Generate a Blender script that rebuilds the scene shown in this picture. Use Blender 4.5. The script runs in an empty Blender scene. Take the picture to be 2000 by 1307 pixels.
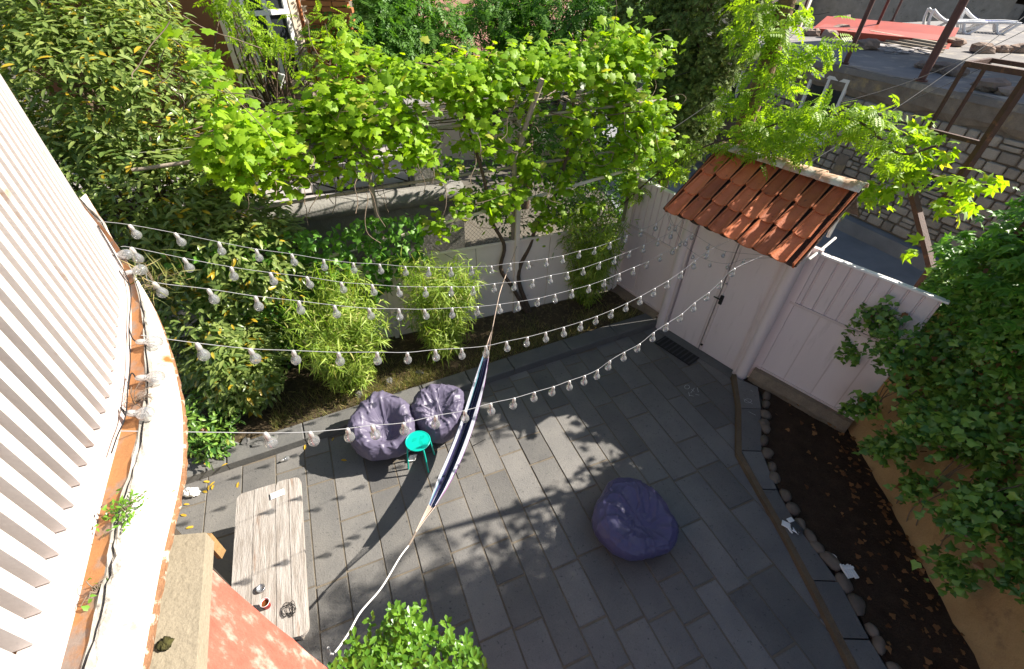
import bpy, math, random
import numpy as np
from mathutils import Vector, Matrix, noise as mnoise

# ------------------------------------------------------------------ camera, sky, sun, exposure
scn = bpy.context.scene
H = 5.3                                   # eye height above the patio, metres
FPX, CX, CY = 889.0, 1000.0, 653.5
RM = np.array([[0.99955033, 0.02998555, 0.0],
               [0.01951434, -0.65049884, 0.75925651],
               [0.02276672, -0.7589151, -0.65079148]])
cam_d = bpy.data.cameras.new('camera'); cam = bpy.data.objects.new('camera', cam_d)
scn.collection.objects.link(cam); scn.camera = cam
cam_d.sensor_width = 36; cam_d.sensor_fit = 'HORIZONTAL'; cam_d.lens = 16.0
cam_d.clip_start = 0.05; cam_d.clip_end = 600
ax, ay, az = RM @ np.array([1, 0, 0]), RM @ np.array([0, -1, 0]), RM @ np.array([0, 0, -1])
cam.matrix_world = Matrix(((ax[0], ay[0], az[0], 0), (ax[1], ay[1], az[1], 0), (ax[2], ay[2], az[2], H), (0, 0, 0, 1)))

SUN = np.array([1.265, 0.356, 1.0]); SUN = SUN / np.linalg.norm(SUN)     # towards the sun
world = bpy.data.worlds.new('World'); scn.world = world; world.use_nodes = True
nt = world.node_tree; bg = nt.nodes['Background']
sky = nt.nodes.new('ShaderNodeTexSky'); sky.sky_type = 'NISHITA'; sky.sun_disc = False; sky.dust_density = 1.2; sky.ozone_density = 0.8
sky.sun_elevation = math.asin(SUN[2]); sky.sun_rotation = math.atan2(SUN[0], SUN[1])
nt.links.new(sky.outputs[0], bg.inputs[0]); bg.inputs[1].default_value = 0.068
sun_d = bpy.data.lights.new('sun', 'SUN'); sun_d.energy = 5.0; sun_d.angle = math.radians(0.53)
sun_d.color = (1.0, 0.935, 0.83)
sun = bpy.data.objects.new('sun', sun_d); scn.collection.objects.link(sun)
sun.rotation_euler = Vector(SUN).to_track_quat('Z', 'Y').to_euler(); sun.location = (12, 4, 14)
scn.view_settings.view_transform = 'Standard'; scn.view_settings.look = 'None'
scn.view_settings.exposure = 1.38; scn.view_settings.gamma = 1.0
scn.view_settings.use_curve_mapping = False

# ------------------------------------------------------------------ geometry from the photograph's directions
def ray(x, y): return RM @ np.array([x - CX, y - CY, FPX])
def gz(x, y, z=0.0):                       # point at height z
    r = ray(x, y); t = (z - H) / r[2]; return np.array([r[0] * t, r[1] * t, z])
W0 = np.array([-1.95, 5.97, 0.0]); WD = np.array([0.9275, 0.3738, 0.0]); WN = np.array([-0.3738, 0.9275, 0.0])
def on_plane(x, y, P, N):
    r = ray(x, y); C = np.array([0, 0, H]); t = ((P - C) @ N) / (r @ N); return C + r * t
def onw(x, y, off=0.0): return on_plane(x, y, W0 + WN * off, WN)      # on the back wall's plane, or behind it
def hd(x, y, d):                            # point at horizontal distance d
    r = ray(x, y); t = d / math.hypot(r[0], r[1]); return np.array([r[0] * t, r[1] * t, H + r[2] * t])
def proj(P):
    v = RM.T @ (np.asarray(P, float) - np.array([0, 0, H])); return CX + FPX * v[0] / v[2], CY + FPX * v[1] / v[2], v[2]

# ------------------------------------------------------------------ mesh helpers
col = scn.collection
rng = random.Random(7); nrng = np.random.default_rng(7)
def link(o):
    col.objects.link(o); return o
class MB:
    def __init__(s): s.v = []; s.f = []; s.sm = []
    def add(s, vs, fs, smooth=False):
        b = len(s.v); s.v += [tuple(map(float, p)) for p in vs]; s.f += [tuple(i + b for i in f) for f in fs]; s.sm += [smooth] * len(fs); return s
    def box(s, c, h, X=(1, 0, 0), Y=(0, 1, 0), Z=(0, 0, 1), bev=0.0):
        c = np.array(c, float); X = np.array(X, float) * h[0]; Y = np.array(Y, float) * h[1]; Z = np.array(Z, float) * h[2]
        if bev <= 0:
            vs = [c + a * X + b * Y + d * Z for d in (-1, 1) for a, b in ((-1, -1), (1, -1), (1, 1), (-1, 1))]
            return s.add(vs, [(3, 2, 1, 0), (4, 5, 6, 7), (0, 1, 5, 4), (1, 2, 6, 5), (2, 3, 7, 6), (3, 0, 4, 7)])
        kx, ky = 1 - bev / h[0], 1 - bev / h[1]; kz = 1 - bev / h[2]
        rings = []
        for d, q in ((-1, 0), (-kz, 1), (kz, 1), (1, 0)):
            a, b = (1, 1) if q else (kx, ky)
            rings.append([c + i * a * X + j * b * Y + d * Z for i, j in ((-1, -1), (1, -1), (1, 1), (-1, 1))])
        vs = [p for r in rings for p in r]; fs = [(3, 2, 1, 0), (12, 13, 14, 15)]
        for r in range(3):
            for i in range(4): fs.append((r * 4 + i, r * 4 + (i + 1) % 4, r * 4 + 4 + (i + 1) % 4, r * 4 + 4 + i))
        return s.add(vs, fs)
    def bar(s, a, b, w, h, up=(0, 0, 1), bev=0.0):
        a = np.array(a, float); b = np.array(b, float); X = b - a; L = np.linalg.norm(X); X /= L
        up = np.array(up, float); Y = np.cross(up, X)
        if np.linalg.norm(Y) < 1e-3: Y = np.cross((0, 1, 0), X)
        Y /= np.linalg.norm(Y); Z = np.cross(X, Y)
        return s.box((a + b) / 2, (L / 2, w / 2, h / 2), X, Y, Z, bev)
    def tube(s, pts, r, n=8, caps=True):
        pts = [np.array(p, float) for p in pts]; m = len(pts); rs = r if hasattr(r, '__len__') else [r] * m
        vs = []; prev = None
        for i, p in enumerate(pts):
            d = pts[min(i + 1, m - 1)] - pts[max(i - 1, 0)]; d = d / (np.linalg.norm(d) + 1e-9)
            if prev is None:
                a = np.cross(d, (0, 0, 1)); a = np.cross(d, (1, 0, 0)) if np.linalg.norm(a) < 1e-2 else a
            else: a = prev - d * (prev @ d)
            a /= np.linalg.norm(a) + 1e-9; prev = a; b = np.cross(d, a)
            for k in range(n):
                t = 2 * math.pi * k / n; vs.append(p + rs[i] * (a * math.cos(t) + b * math.sin(t)))
        fs = [(i * n + k, i * n + (k + 1) % n, (i + 1) * n + (k + 1) % n, (i + 1) * n + k) for i in range(m - 1) for k in range(n)]
        s.add(vs, fs, True)
        if caps: s.add(vs[:n], [tuple(range(n - 1, -1, -1))]); s.add(vs[-n:], [tuple(range(n))])
        return s
    def lathe(s, prof, n=16, o=(0, 0, 0), X=(1, 0, 0), Y=(0, 1, 0), Z=(0, 0, 1)):
        o = np.array(o, float); X, Y, Z = (np.array(q, float) for q in (X, Y, Z)); m = len(prof)
        vs = [o + r * (math.cos(2 * math.pi * k / n) * X + math.sin(2 * math.pi * k / n) * Y) + z * Z for r, z in prof for k in range(n)]
        fs = [(i * n + k, i * n + (k + 1) % n, (i + 1) * n + (k + 1) % n, (i + 1) * n + k) for i in range(m - 1) for k in range(n)]
        return s.add(vs, fs, True)
    def prism(s, poly, z0, z1):
        n = len(poly); vs = [(p[0], p[1], z0) for p in poly] + [(p[0], p[1], z1) for p in poly]
        return s.add(vs, [tuple(range(n - 1, -1, -1)), tuple(range(n, 2 * n))] + [(i, (i + 1) % n, n + (i + 1) % n, n + i) for i in range(n)])
    def strip(s, A, B, smooth=False):
        n = len(A); return s.add(list(A) + list(B), [(i, i + 1, n + i + 1, n + i) for i in range(n - 1)], smooth)
    def mesh(s, name, origin=(0, 0, 0)):
        me = bpy.data.meshes.new(name); o = origin
        me.from_pydata([(x - o[0], y - o[1], z - o[2]) for x, y, z in s.v], [], s.f); me.update()
        if any(s.sm): me.polygons.foreach_set('use_smooth', s.sm)
        return me
def kids_origin(parent):
    o = np.zeros(3)
    while parent is not None: o += np.array(parent.location); parent = parent.parent
    return o
def build(mb, name, m, parent=None, label=None, cat=None, group=None, kind=None):
    """one mesh object whose vertices are given in world coordinates"""
    if parent is None and len(mb.v):
        a = np.array(mb.v); org = np.array([(a[:, 0].min() + a[:, 0].max()) / 2, (a[:, 1].min() + a[:, 1].max()) / 2, a[:, 2].min()])
        o = bpy.data.objects.new(name, mb.mesh(name, org)); o.location = org
    else:
        o = bpy.data.objects.new(name, mb.mesh(name, kids_origin(parent))); o.parent = parent
    link(o)
    for q in (m if isinstance(m, (list, tuple)) else [m]): o.data.materials.append(q)
    return tag(o, label, cat, group, kind)
def tag(o, label=None, cat=None, group=None, kind=None):
    for k, v in (('label', label), ('category', cat), ('group', group), ('kind', kind)):
        if v: o[k] = v
    return o
def thing(name, loc, label, cat, group=None):
    o = bpy.data.objects.new(name, None); o.empty_display_size = 0.1; o.location = tuple(map(float, loc)); link(o); return tag(o, label, cat, group)
def place(me, name, parent, loc, X, Y, Z, sc=(1, 1, 1)):
    """an object that shares mesh data, put at a world place with world axes"""
    o = bpy.data.objects.new(name, me); link(o); org = kids_origin(parent) if parent else np.zeros(3); o.parent = parent
    l = np.array(loc, float) - org
    o.matrix_basis = Matrix([[X[i] * sc[0], Y[i] * sc[1], Z[i] * sc[2], l[i]] for i in range(3)] + [[0, 0, 0, 1]])
    return o
def smoothpath(pts, n=8):
    pts = [np.array(p, float) for p in pts]; P = [2 * pts[0] - pts[1]] + pts + [2 * pts[-1] - pts[-2]]; out = []
    for i in range(1, len(P) - 2):
        for k in range(n):
            t = k / n; a, b, c, d = P[i - 1], P[i], P[i + 1], P[i + 2]
            out.append(0.5 * (2 * b + (c - a) * t + (2 * a - 5 * b + 4 * c - d) * t * t + (3 * b - a - 3 * c + d) * t ** 3))
    return out + [pts[-1]]
def unit(v): v = np.array(v, float); return v / (np.linalg.norm(v) + 1e-9)

# ------------------------------------------------------------------ materials
def M(name, c1, c2=None, scale=4.0, rough=0.8, bump=0.0, bscale=40.0, spec=0.3, c3=None, c3t=0.65, c3scale=6.0, stretch=(1, 1, 1),
      vary=0.0, metal=0.0, rot=None, detail=6.0, sharp=0.25, coat=0.0, c3soft=0.06, fine=0.0):
    m = bpy.data.materials.new(name); m.use_nodes = True; n = m.node_tree.nodes; L = m.node_tree.links
    b = n['Principled BSDF']; b.inputs['Roughness'].default_value = rough; b.inputs['Specular IOR Level'].default_value = spec
    b.inputs['Metallic'].default_value = metal; b.inputs['Coat Weight'].default_value = coat
    tc = n.new('ShaderNodeTexCoord'); mp = n.new('ShaderNodeMapping'); mp.inputs['Scale'].default_value = stretch
    if rot is not None: mp.vector_type = 'TEXTURE'; mp.inputs['Scale'].default_value = tuple(1 / q for q in stretch); mp.inputs['Rotation'].default_value = (0, 0, rot)
    geo = n.new('ShaderNodeNewGeometry')
    oi = n.new('ShaderNodeObjectInfo'); add = n.new('ShaderNodeVectorMath'); add.operation = 'MULTIPLY_ADD'
    L.new(oi.outputs['Random'], add.inputs[0]); add.inputs[1].default_value = (17, 23, 31)
    L.new(geo.outputs['Position'], add.inputs[2]); L.new(add.outputs[0], mp.inputs['Vector'])
    def nz(sc, det=detail, ro=0.6):
        t = n.new('ShaderNodeTexNoise'); t.inputs['Scale'].default_value = sc; t.inputs['Detail'].default_value = det; t.inputs['Roughness'].default_value = ro
        L.new(mp.outputs[0], t.inputs['Vector']); return t
    def mix(f, a, bb, mode='MIX'):
        x = n.new('ShaderNodeMix'); x.data_type = 'RGBA'; x.blend_type = mode
        for s, v in ((0, f), (6, a), (7, bb)):
            if hasattr(v, 'is_output'): L.new(v, x.inputs[s])
            else: x.inputs[s].default_value = v if s == 0 else (*v, 1)
        return x.outputs[2]
    def ramp(src, lo, hi):
        r = n.new('ShaderNodeMapRange'); r.inputs[1].default_value = lo; r.inputs[2].default_value = hi; L.new(src, r.inputs[0]); return r.outputs[0]
    c2 = c2 or tuple(x * 0.72 for x in c1)
    out = mix(ramp(nz(scale).outputs[0], 0.5 - sharp, 0.5 + sharp), c1, c2)
    if c3: out = mix(ramp(nz(c3scale, 8).outputs[0], c3t - c3soft, c3t + c3soft), out, c3)
    if fine: out = mix(1.0, out, mix(ramp(nz(90, 3).outputs[0], 0.3, 0.7), (1 - fine,) * 3, (1 + fine,) * 3), 'MULTIPLY')
    if vary:
        hs = n.new('ShaderNodeHueSaturation'); L.new(out, hs.inputs['Color'])
        L.new(ramp(oi.outputs['Random'], 0, 1), hs.inputs['Value'])
        r = hs.inputs['Value'].links[0].from_node; r.inputs[3].default_value = 1 - vary; r.inputs[4].default_value = 1 + vary; out = hs.outputs[0]
    if hasattr(out, 'is_output'): L.new(out, b.inputs['Base Color'])
    if bump:
        bp = n.new('ShaderNodeBump'); bp.inputs['Strength'].default_value = min(1, bump); bp.inputs['Distance'].default_value = 0.02
        L.new(nz(bscale, 5).outputs[0], bp.inputs['Height']); L.new(bp.outputs[0], b.inputs['Normal'])
    return m
def leafmat(name, ca, cb, cy=None, yfrac=0.0, trans=0.35, rough=0.45, spec=0.4, tcol=None):
    m = bpy.data.materials.new(name); m.use_nodes = True; n = m.node_tree.nodes; L = m.node_tree.links; b = n['Principled BSDF']
    g = n.new('ShaderNodeNewGeometry'); oi = n.new('ShaderNodeObjectInfo'); ad = n.new('ShaderNodeMath'); ad.operation = 'ADD'; fr = n.new('ShaderNodeMath'); fr.operation = 'FRACT'
    L.new(g.outputs['Random Per Island'], ad.inputs[0]); L.new(oi.outputs['Random'], ad.inputs[1]); L.new(ad.outputs[0], fr.inputs[0])
    r = n.new('ShaderNodeValToRGB'); e = r.color_ramp.elements
    e[0].color = (*ca, 1); e[1].color = (*cb, 1); e[1].position = 0.999 - yfrac
    if cy: x = e.new(min(0.9995, 1.0 - yfrac * 0.75)); x.color = (*cy, 1)
    L.new(fr.outputs[0], r.inputs[0]); L.new(r.outputs[0], b.inputs['Base Color'])
    b.inputs['Roughness'].default_value = rough; b.inputs['Specular IOR Level'].default_value = spec
    t = n.new('ShaderNodeBsdfTranslucent'); mx = n.new('ShaderNodeMixShader'); mx.inputs[0].default_value = trans
    mul = n.new('ShaderNodeMix'); mul.data_type = 'RGBA'; mul.blend_type = 'MULTIPLY'; mul.inputs[0].default_value = 1.0
    mul.inputs[7].default_value = (*(tcol or (1.5, 1.5, 0.7)), 1); L.new(r.outputs[0], mul.inputs[6]); L.new(mul.outputs[2], t.inputs['Color'])
    L.new(b.outputs[0], mx.inputs[1]); L.new(t.outputs[0], mx.inputs[2]); L.new(mx.outputs[0], n['Material Output'].inputs[0])
    return m
def bulbglass(name):
    m = bpy.data.materials.new(name); m.use_nodes = True; n = m.node_tree.nodes; L = m.node_tree.links; n.remove(n['Principled BSDF'])
    tr = n.new('ShaderNodeBsdfTransparent'); tr.inputs[0].default_value = (0.74, 0.75, 0.76, 1)
    gl = n.new('ShaderNodeBsdfGlossy'); gl.inputs['Roughness'].default_value = 0.04
    lw = n.new('ShaderNodeLayerWeight'); lw.inputs[0].default_value = 0.35; a = n.new('ShaderNodeMath'); a.operation = 'MULTIPLY_ADD'
    a.inputs[1].default_value = 0.75; a.inputs[2].default_value = 0.10; L.new(lw.outputs['Facing'], a.inputs[0])
    df = n.new('ShaderNodeBsdfDiffuse'); df.inputs[0].default_value = (0.8, 0.8, 0.8, 1)
    m1 = n.new('ShaderNodeMixShader'); L.new(a.outputs[0], m1.inputs[0]); L.new(tr.outputs[0], m1.inputs[1]); L.new(gl.outputs[0], m1.inputs[2])
    m2 = n.new('ShaderNodeMixShader'); m2.inputs[0].default_value = 0.12; L.new(m1.outputs[0], m2.inputs[1]); L.new(df.outputs[0], m2.inputs[2])
    L.new(m2.outputs[0], n['Material Output'].inputs[0]); return m

mt = {}
mt['mortar'] = M('mortar', (0.19, 0.16, 0.12), (0.11, 0.092, 0.072), 9, 0.95, 0.5, 60)
mt['slab'] = M('basalt_slab', (0.175, 0.165, 0.152), (0.105, 0.102, 0.10), 1.7, 0.62, 0.3, 55, 0.35, c3=(0.045, 0.045, 0.046), c3t=0.665, c3scale=30, vary=0.22, fine=0.12)
mt['kerb'] = M('kerb_stone', (0.15, 0.145, 0.135), (0.10, 0.10, 0.098), 3, 0.8, 0.3, 45, vary=0.1, fine=0.12)
mt['lip'] = M('brown_concrete', (0.16, 0.115, 0.07), (0.10, 0.07, 0.045), 5, 0.9, 0.4, 50, fine=0.15)
mt['soil'] = M('dark_soil', (0.062, 0.040, 0.026), (0.030, 0.019, 0.013), 6, 1.0, 0.9, 35, 0.1, c3=(0.09, 0.06, 0.04), c3t=0.68, c3scale=22, fine=0.3)
mt['bed'] = M('dry_bed', (0.10, 0.075, 0.045), (0.05, 0.038, 0.024), 6, 1.0, 0.9, 35, 0.1, c3=(0.17, 0.13, 0.07), c3t=0.6, c3scale=14, fine=0.3)
mt['cobble'] = M('river_cobble', (0.15, 0.12, 0.092), (0.09, 0.072, 0.058), 7, 0.7, 0.15, 40, vary=0.25)
mt['ground'] = M('far_ground', (0.16, 0.14, 0.11), (0.10, 0.09, 0.075), 0.6, 1.0, 0.3, 8)
mt['street'] = M('street_concrete', (0.27, 0.28, 0.30), (0.17, 0.18, 0.20), 1.5, 0.85, 0.3, 20, fine=0.1)
mt['ochre'] = M('ochre_render', (0.46, 0.30, 0.14), (0.33, 0.20, 0.09), 2.5, 0.95, 0.6, 14, 0.15, c3=(0.24, 0.15, 0.08), c3t=0.64, c3scale=3, fine=0.1)
mt['cream_metal'] = M('cream_painted_metal', (0.82, 0.72, 0.62), (0.74, 0.63, 0.54), 1.5, 0.5, 0.05, 20, 0.4, c3=(0.30, 0.19, 0.11), c3t=0.72, c3scale=2.5)
mt['mauve'] = M('mauve_painted_metal', (0.72, 0.625, 0.615), (0.67, 0.58, 0.57), 1.2, 0.45, 0.06, 15, 0.4, c3=(0.55, 0.47, 0.455), c3t=0.68, c3scale=3.5, stretch=(3, 3, 0.45), c3soft=0.10, vary=0.05, fine=0.03)
mt['mauve_edge'] = M('mauve_frame_paint', (0.66, 0.56, 0.535), (0.54, 0.45, 0.43), 2, 0.5, 0.05, 30, 0.4)
mt['footing'] = M('rough_footing', (0.26, 0.20, 0.14), (0.15, 0.115, 0.085), 5, 0.95, 0.9, 18, fine=0.2)
mt['tile'] = M('terracotta_tile', (0.60, 0.19, 0.075), (0.44, 0.115, 0.045), 4, 0.62, 0.25, 45, 0.35, c3=(0.10, 0.055, 0.035), c3t=0.68, c3scale=11, vary=0.36, fine=0.1)
mt['ridge'] = M('weathered_ridge_tile', (0.52, 0.34, 0.23), (0.38, 0.22, 0.15), 5, 0.8, 0.3, 40, c3=(0.62, 0.56, 0.48), c3t=0.52, c3scale=5, fine=0.1)
mt['pan'] = M('dirty_channel_tile', (0.105, 0.075, 0.058), (0.05, 0.038, 0.03), 8, 0.95, 0.7, 40, c3=(0.22, 0.16, 0.11), c3t=0.63, c3scale=30)
mt['white'] = M('white_paint', (0.80, 0.79, 0.77), (0.72, 0.70, 0.68), 4, 0.5, 0.05, 30, fine=0.03)
mt['slat'] = M('white_slat_paint', (0.62, 0.56, 0.53), (0.55, 0.49, 0.46), 3, 0.5, 0.05, 40, c3=(0.34, 0.15, 0.05), c3t=0.705, c3scale=5, fine=0.03)
mt['rustwhite'] = M('rusting_white_sheet', (0.74, 0.71, 0.64), (0.66, 0.60, 0.50), 3, 0.5, 0.05, 30, c3=(0.30, 0.11, 0.025), c3t=0.63, c3scale=5.0, c3soft=0.09, fine=0.03)
mt['rustedge'] = M('flaking_rust', (0.34, 0.17, 0.08), (0.18, 0.09, 0.05), 12, 0.95, 0.9, 50, c3=(0.6, 0.52, 0.42), c3t=0.6, c3scale=25)
mt['orange'] = M('ochre_orange_paint', (0.37, 0.175, 0.065), (0.28, 0.12, 0.045), 5, 0.7, 0.2, 30, c3=(0.22, 0.17, 0.14), c3t=0.55, c3scale=7, fine=0.08)
mt['crack'] = M('crumbling_mortar', (0.44, 0.41, 0.37), (0.22, 0.20, 0.17), 14, 0.95, 0.9, 40, c3=(0.06, 0.05, 0.04), c3t=0.62, c3scale=16)
mt['cream'] = M('cream_coping', (0.30, 0.255, 0.185), (0.25, 0.21, 0.15), 3, 0.85, 0.35, 35, c3=(0.20, 0.16, 0.11), c3t=0.70, c3scale=22, fine=0.1)
mt['salmon'] = M('salmon_plaster', (0.42, 0.085, 0.055), (0.46, 0.155, 0.11), 7, 0.85, 0.6, 22, c3=(0.55, 0.34, 0.28), c3t=0.585, c3scale=7, stretch=(1.6, 1.6, 0.7), c3soft=0.08, fine=0.06)
mt['wood'] = M('weathered_planks', (0.46, 0.41, 0.36), (0.34, 0.285, 0.235), 9, 0.85, 0.35, 60, c3=(0.27, 0.15, 0.075), c3t=0.69, c3scale=5, stretch=(1, 1, 1), vary=0.08, fine=0.12)
mt['rawwood'] = M('raw_timber', (0.34, 0.21, 0.09), (0.24, 0.14, 0.06), 12, 0.8, 0.3, 60)
mt['oldwood'] = M('grey_pole_wood', (0.40, 0.34, 0.27), (0.25, 0.20, 0.15), 14, 0.9, 0.4, 50)
mt['bark'] = M('vine_bark', (0.14, 0.095, 0.065), (0.07, 0.048, 0.034), 18, 0.95, 0.8, 50)
mt['twig'] = M('dry_twig', (0.22, 0.165, 0.12), (0.13, 0.095, 0.07), 20, 0.9)
mt['trunk'] = M('tree_bark', (0.24, 0.15, 0.085), (0.12, 0.075, 0.045), 9, 0.95, 0.9, 25)
mt['rust'] = M('rusted_steel', (0.095, 0.042, 0.028), (0.055, 0.026, 0.02), 10, 0.7, 0.3, 60, 0.4, c3=(0.19, 0.08, 0.04), c3t=0.65, c3scale=12)
mt['pipe'] = M('maroon_pipe', (0.13, 0.055, 0.045), (0.08, 0.034, 0.03), 6, 0.6, 0.1, 40, 0.4)
mt['bag'] = M('mauve_nylon', (0.12, 0.105, 0.16), (0.103, 0.09, 0.14), 2, 0.42, 0.04, 18, 0.35)
mt['bagdark'] = M('violet_nylon', (0.078, 0.072, 0.155), (0.064, 0.06, 0.13), 2, 0.40, 0.04, 18, 0.35)
mt['teal'] = M('teal_plastic', (0.0, 0.42, 0.33), (0.0, 0.38, 0.30), 2, 0.35, 0, 10, 0.5)
mt['black'] = M('black_rubber', (0.012, 0.012, 0.013), (0.02, 0.02, 0.02), 5, 0.5)
mt['cable'] = M('pale_cable', (0.30, 0.30, 0.31), (0.22, 0.22, 0.23), 8, 0.5)
mt['rope'] = M('white_rope', (0.72, 0.70, 0.68), (0.6, 0.58, 0.56), 40, 0.9)
mt['cord'] = M('beige_cord', (0.52, 0.41, 0.34), (0.42, 0.32, 0.26), 40, 0.9)
mt['cap'] = M('bulb_socket', (0.62, 0.60, 0.58), (0.50, 0.48, 0.46), 20, 0.3, 0, 10, 0.5, metal=0.5)
mt['glass'] = bulbglass('clear_bulb_glass')
mt['winglass'] = M('dark_window_glass', (0.035, 0.04, 0.045), (0.02, 0.024, 0.028), 2, 0.06, 0, 10, 0.6)
mt['concrete'] = M('grey_concrete', (0.30, 0.285, 0.26), (0.20, 0.19, 0.17), 3, 0.9, 0.6, 25, c3=(0.12, 0.11, 0.095), c3t=0.66, c3scale=4, fine=0.12)
mt['terrace'] = M('terrace_screed', (0.42, 0.39, 0.38), (0.33, 0.30, 0.29), 2, 0.85, 0.2, 25, fine=0.06)
mt['housecream'] = M('cream_house_render', (0.66, 0.58, 0.46), (0.58, 0.50, 0.39), 2, 0.9, 0.2, 20)
mt['housebrown'] = M('brown_house_render', (0.27, 0.115, 0.072), (0.215, 0.09, 0.058), 2, 0.9, 0.2, 20)
mt['brick'] = M('orange_brick', (0.42, 0.155, 0.06), (0.33, 0.115, 0.045), 8, 0.85, 0.3, 50, vary=0.15)
mt['stone'] = M('tuff_stone', (0.38, 0.345, 0.30), (0.28, 0.25, 0.215), 6, 0.92, 0.7, 28, vary=0.24, fine=0.14)
mt['wallmortar'] = M('wall_mortar', (0.22, 0.185, 0.15), (0.14, 0.115, 0.095), 7, 0.95, 0.8, 30)
mt['render'] = M('stained_render', (0.27, 0.23, 0.19), (0.15, 0.125, 0.105), 4, 0.95, 0.8, 16, c3=(0.34, 0.27, 0.16), c3t=0.62, c3scale=2.5, fine=0.15)
mt['roofdust'] = M('dusty_flat_roof', (0.25, 0.235, 0.225), (0.15, 0.14, 0.14), 1.3, 0.95, 0.5, 14, c3=(0.36, 0.32, 0.26), c3t=0.6, c3scale=2.2, fine=0.15)
mt['rock'] = M('pink_tuff_rock', (0.33, 0.24, 0.19), (0.22, 0.16, 0.13), 5, 0.95, 0.8, 20, vary=0.25)
mt['redroof'] = M('red_sheet_roof', (0.42, 0.075, 0.035), (0.30, 0.05, 0.028), 1.2, 0.5, 0, 10, 0.4)
mt['pinkroof'] = M('faded_tile_roof', (0.42, 0.22, 0.17), (0.30, 0.15, 0.115), 5, 0.9, 0.5, 12)
mt['bluecloth'] = M('blue_cloth', (0.03, 0.05, 0.25), (0.025, 0.04, 0.2), 3, 0.8)
mt['plaque'] = M('navy_enamel', (0.012, 0.018, 0.10), (0.01, 0.015, 0.085), 3, 0.3, 0, 10, 0.5)
mt['grayshed'] = M('dark_shed_boards', (0.06, 0.05, 0.045), (0.03, 0.026, 0.024), 4, 0.9, 0.4, 20)
mt['taupe'] = M('taupe_cloth', (0.22, 0.175, 0.14), (0.17, 0.135, 0.11), 6, 0.9)
mt['paper'] = M('white_plastic', (0.78, 0.78, 0.76), (0.72, 0.72, 0.70), 6, 0.4)
mt['red'] = M('red_paper', (0.55, 0.03, 0.025), (0.5, 0.025, 0.02), 4, 0.5)
mt['coffee'] = M('coffee', (0.13, 0.05, 0.015), (0.11, 0.04, 0.012), 3, 0.15)
mt['steel'] = M('foil', (0.55, 0.55, 0.56), (0.4, 0.4, 0.42), 20, 0.25, 0.3, 60, metal=0.8)
mt['glove'] = M('grey_rubber_glove', (0.055, 0.058, 0.062), (0.035, 0.037, 0.04), 10, 0.6)
mt['mesh'] = M('wire_mesh', (0.38, 0.36, 0.33), (0.27, 0.25, 0.23), 8, 0.6)
mt['moss'] = M('moss', (0.075, 0.07, 0.02), (0.035, 0.03, 0.012), 30, 1.0, 0.9, 60)
mt['wire'] = M('overhead_wire', (0.03, 0.03, 0.032), (0.045, 0.045, 0.045), 3, 0.6)
mt['laurel'] = leafmat('laurel_leaf', (0.11, 0.18, 0.045), (0.29, 0.35, 0.10), (0.52, 0.36, 0.03), 0.06, 0.36, 0.33, 0.55, (1.3, 1.5, 0.5))
mt['grape'] = leafmat('grape_leaf', (0.15, 0.29, 0.013), (0.33, 0.49, 0.026), (0.36, 0.38, 0.06), 0.06, 0.48, 0.5, 0.35, (1.8, 1.7, 0.42))
mt['bamboo'] = leafmat('bamboo_leaf', (0.15, 0.25, 0.03), (0.33, 0.42, 0.07), (0.42, 0.40, 0.14), 0.06, 0.35, 0.5, 0.35)
mt['wisteria'] = leafmat('pinnate_leaf', (0.17, 0.30, 0.016), (0.32, 0.46, 0.03), None, 0.0, 0.46, 0.5, 0.3, (1.6, 1.6, 0.5))
mt['ash'] = leafmat('ash_leaf', (0.05, 0.13, 0.018), (0.12, 0.26, 0.03), None, 0.0, 0.4, 0.5, 0.3, (1.4, 1.5, 0.5))
mt['ivy'] = leafmat('ivy_leaf', (0.045, 0.13, 0.022), (0.21, 0.35, 0.05), (0.20, 0.09, 0.03), 0.02, 0.2, 0.38, 0.45)
mt['creeper'] = leafmat('creeper_leaf', (0.06, 0.17, 0.022), (0.15, 0.32, 0.035), None, 0.0, 0.35, 0.42, 0.4, (1.4, 1.5, 0.5))
mt['shrub'] = leafmat('glossy_shrub_leaf', (0.07, 0.18, 0.018), (0.17, 0.33, 0.03), None, 0.0, 0.3, 0.32, 0.5, (1.4, 1.5, 0.5))
mt['cypress'] = leafmat('cypress_spray', (0.07, 0.12, 0.03), (0.20, 0.26, 0.07), (0.12, 0.10, 0.04), 0.05, 0.15, 0.7, 0.2)
mt['grass'] = leafmat('grass_blade', (0.10, 0.13, 0.03), (0.22, 0.23, 0.07), (0.40, 0.32, 0.14), 0.35, 0.3, 0.6, 0.3)
mt['dryleaf'] = leafmat('dry_leaf', (0.11, 0.045, 0.018), (0.30, 0.15, 0.06), None, 0.0, 0.2, 0.7, 0.2)
mt['yellowleaf'] = leafmat('yellow_leaf', (0.50, 0.30, 0.03), (0.60, 0.42, 0.05), None, 0.0, 0.25, 0.5, 0.3)

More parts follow.
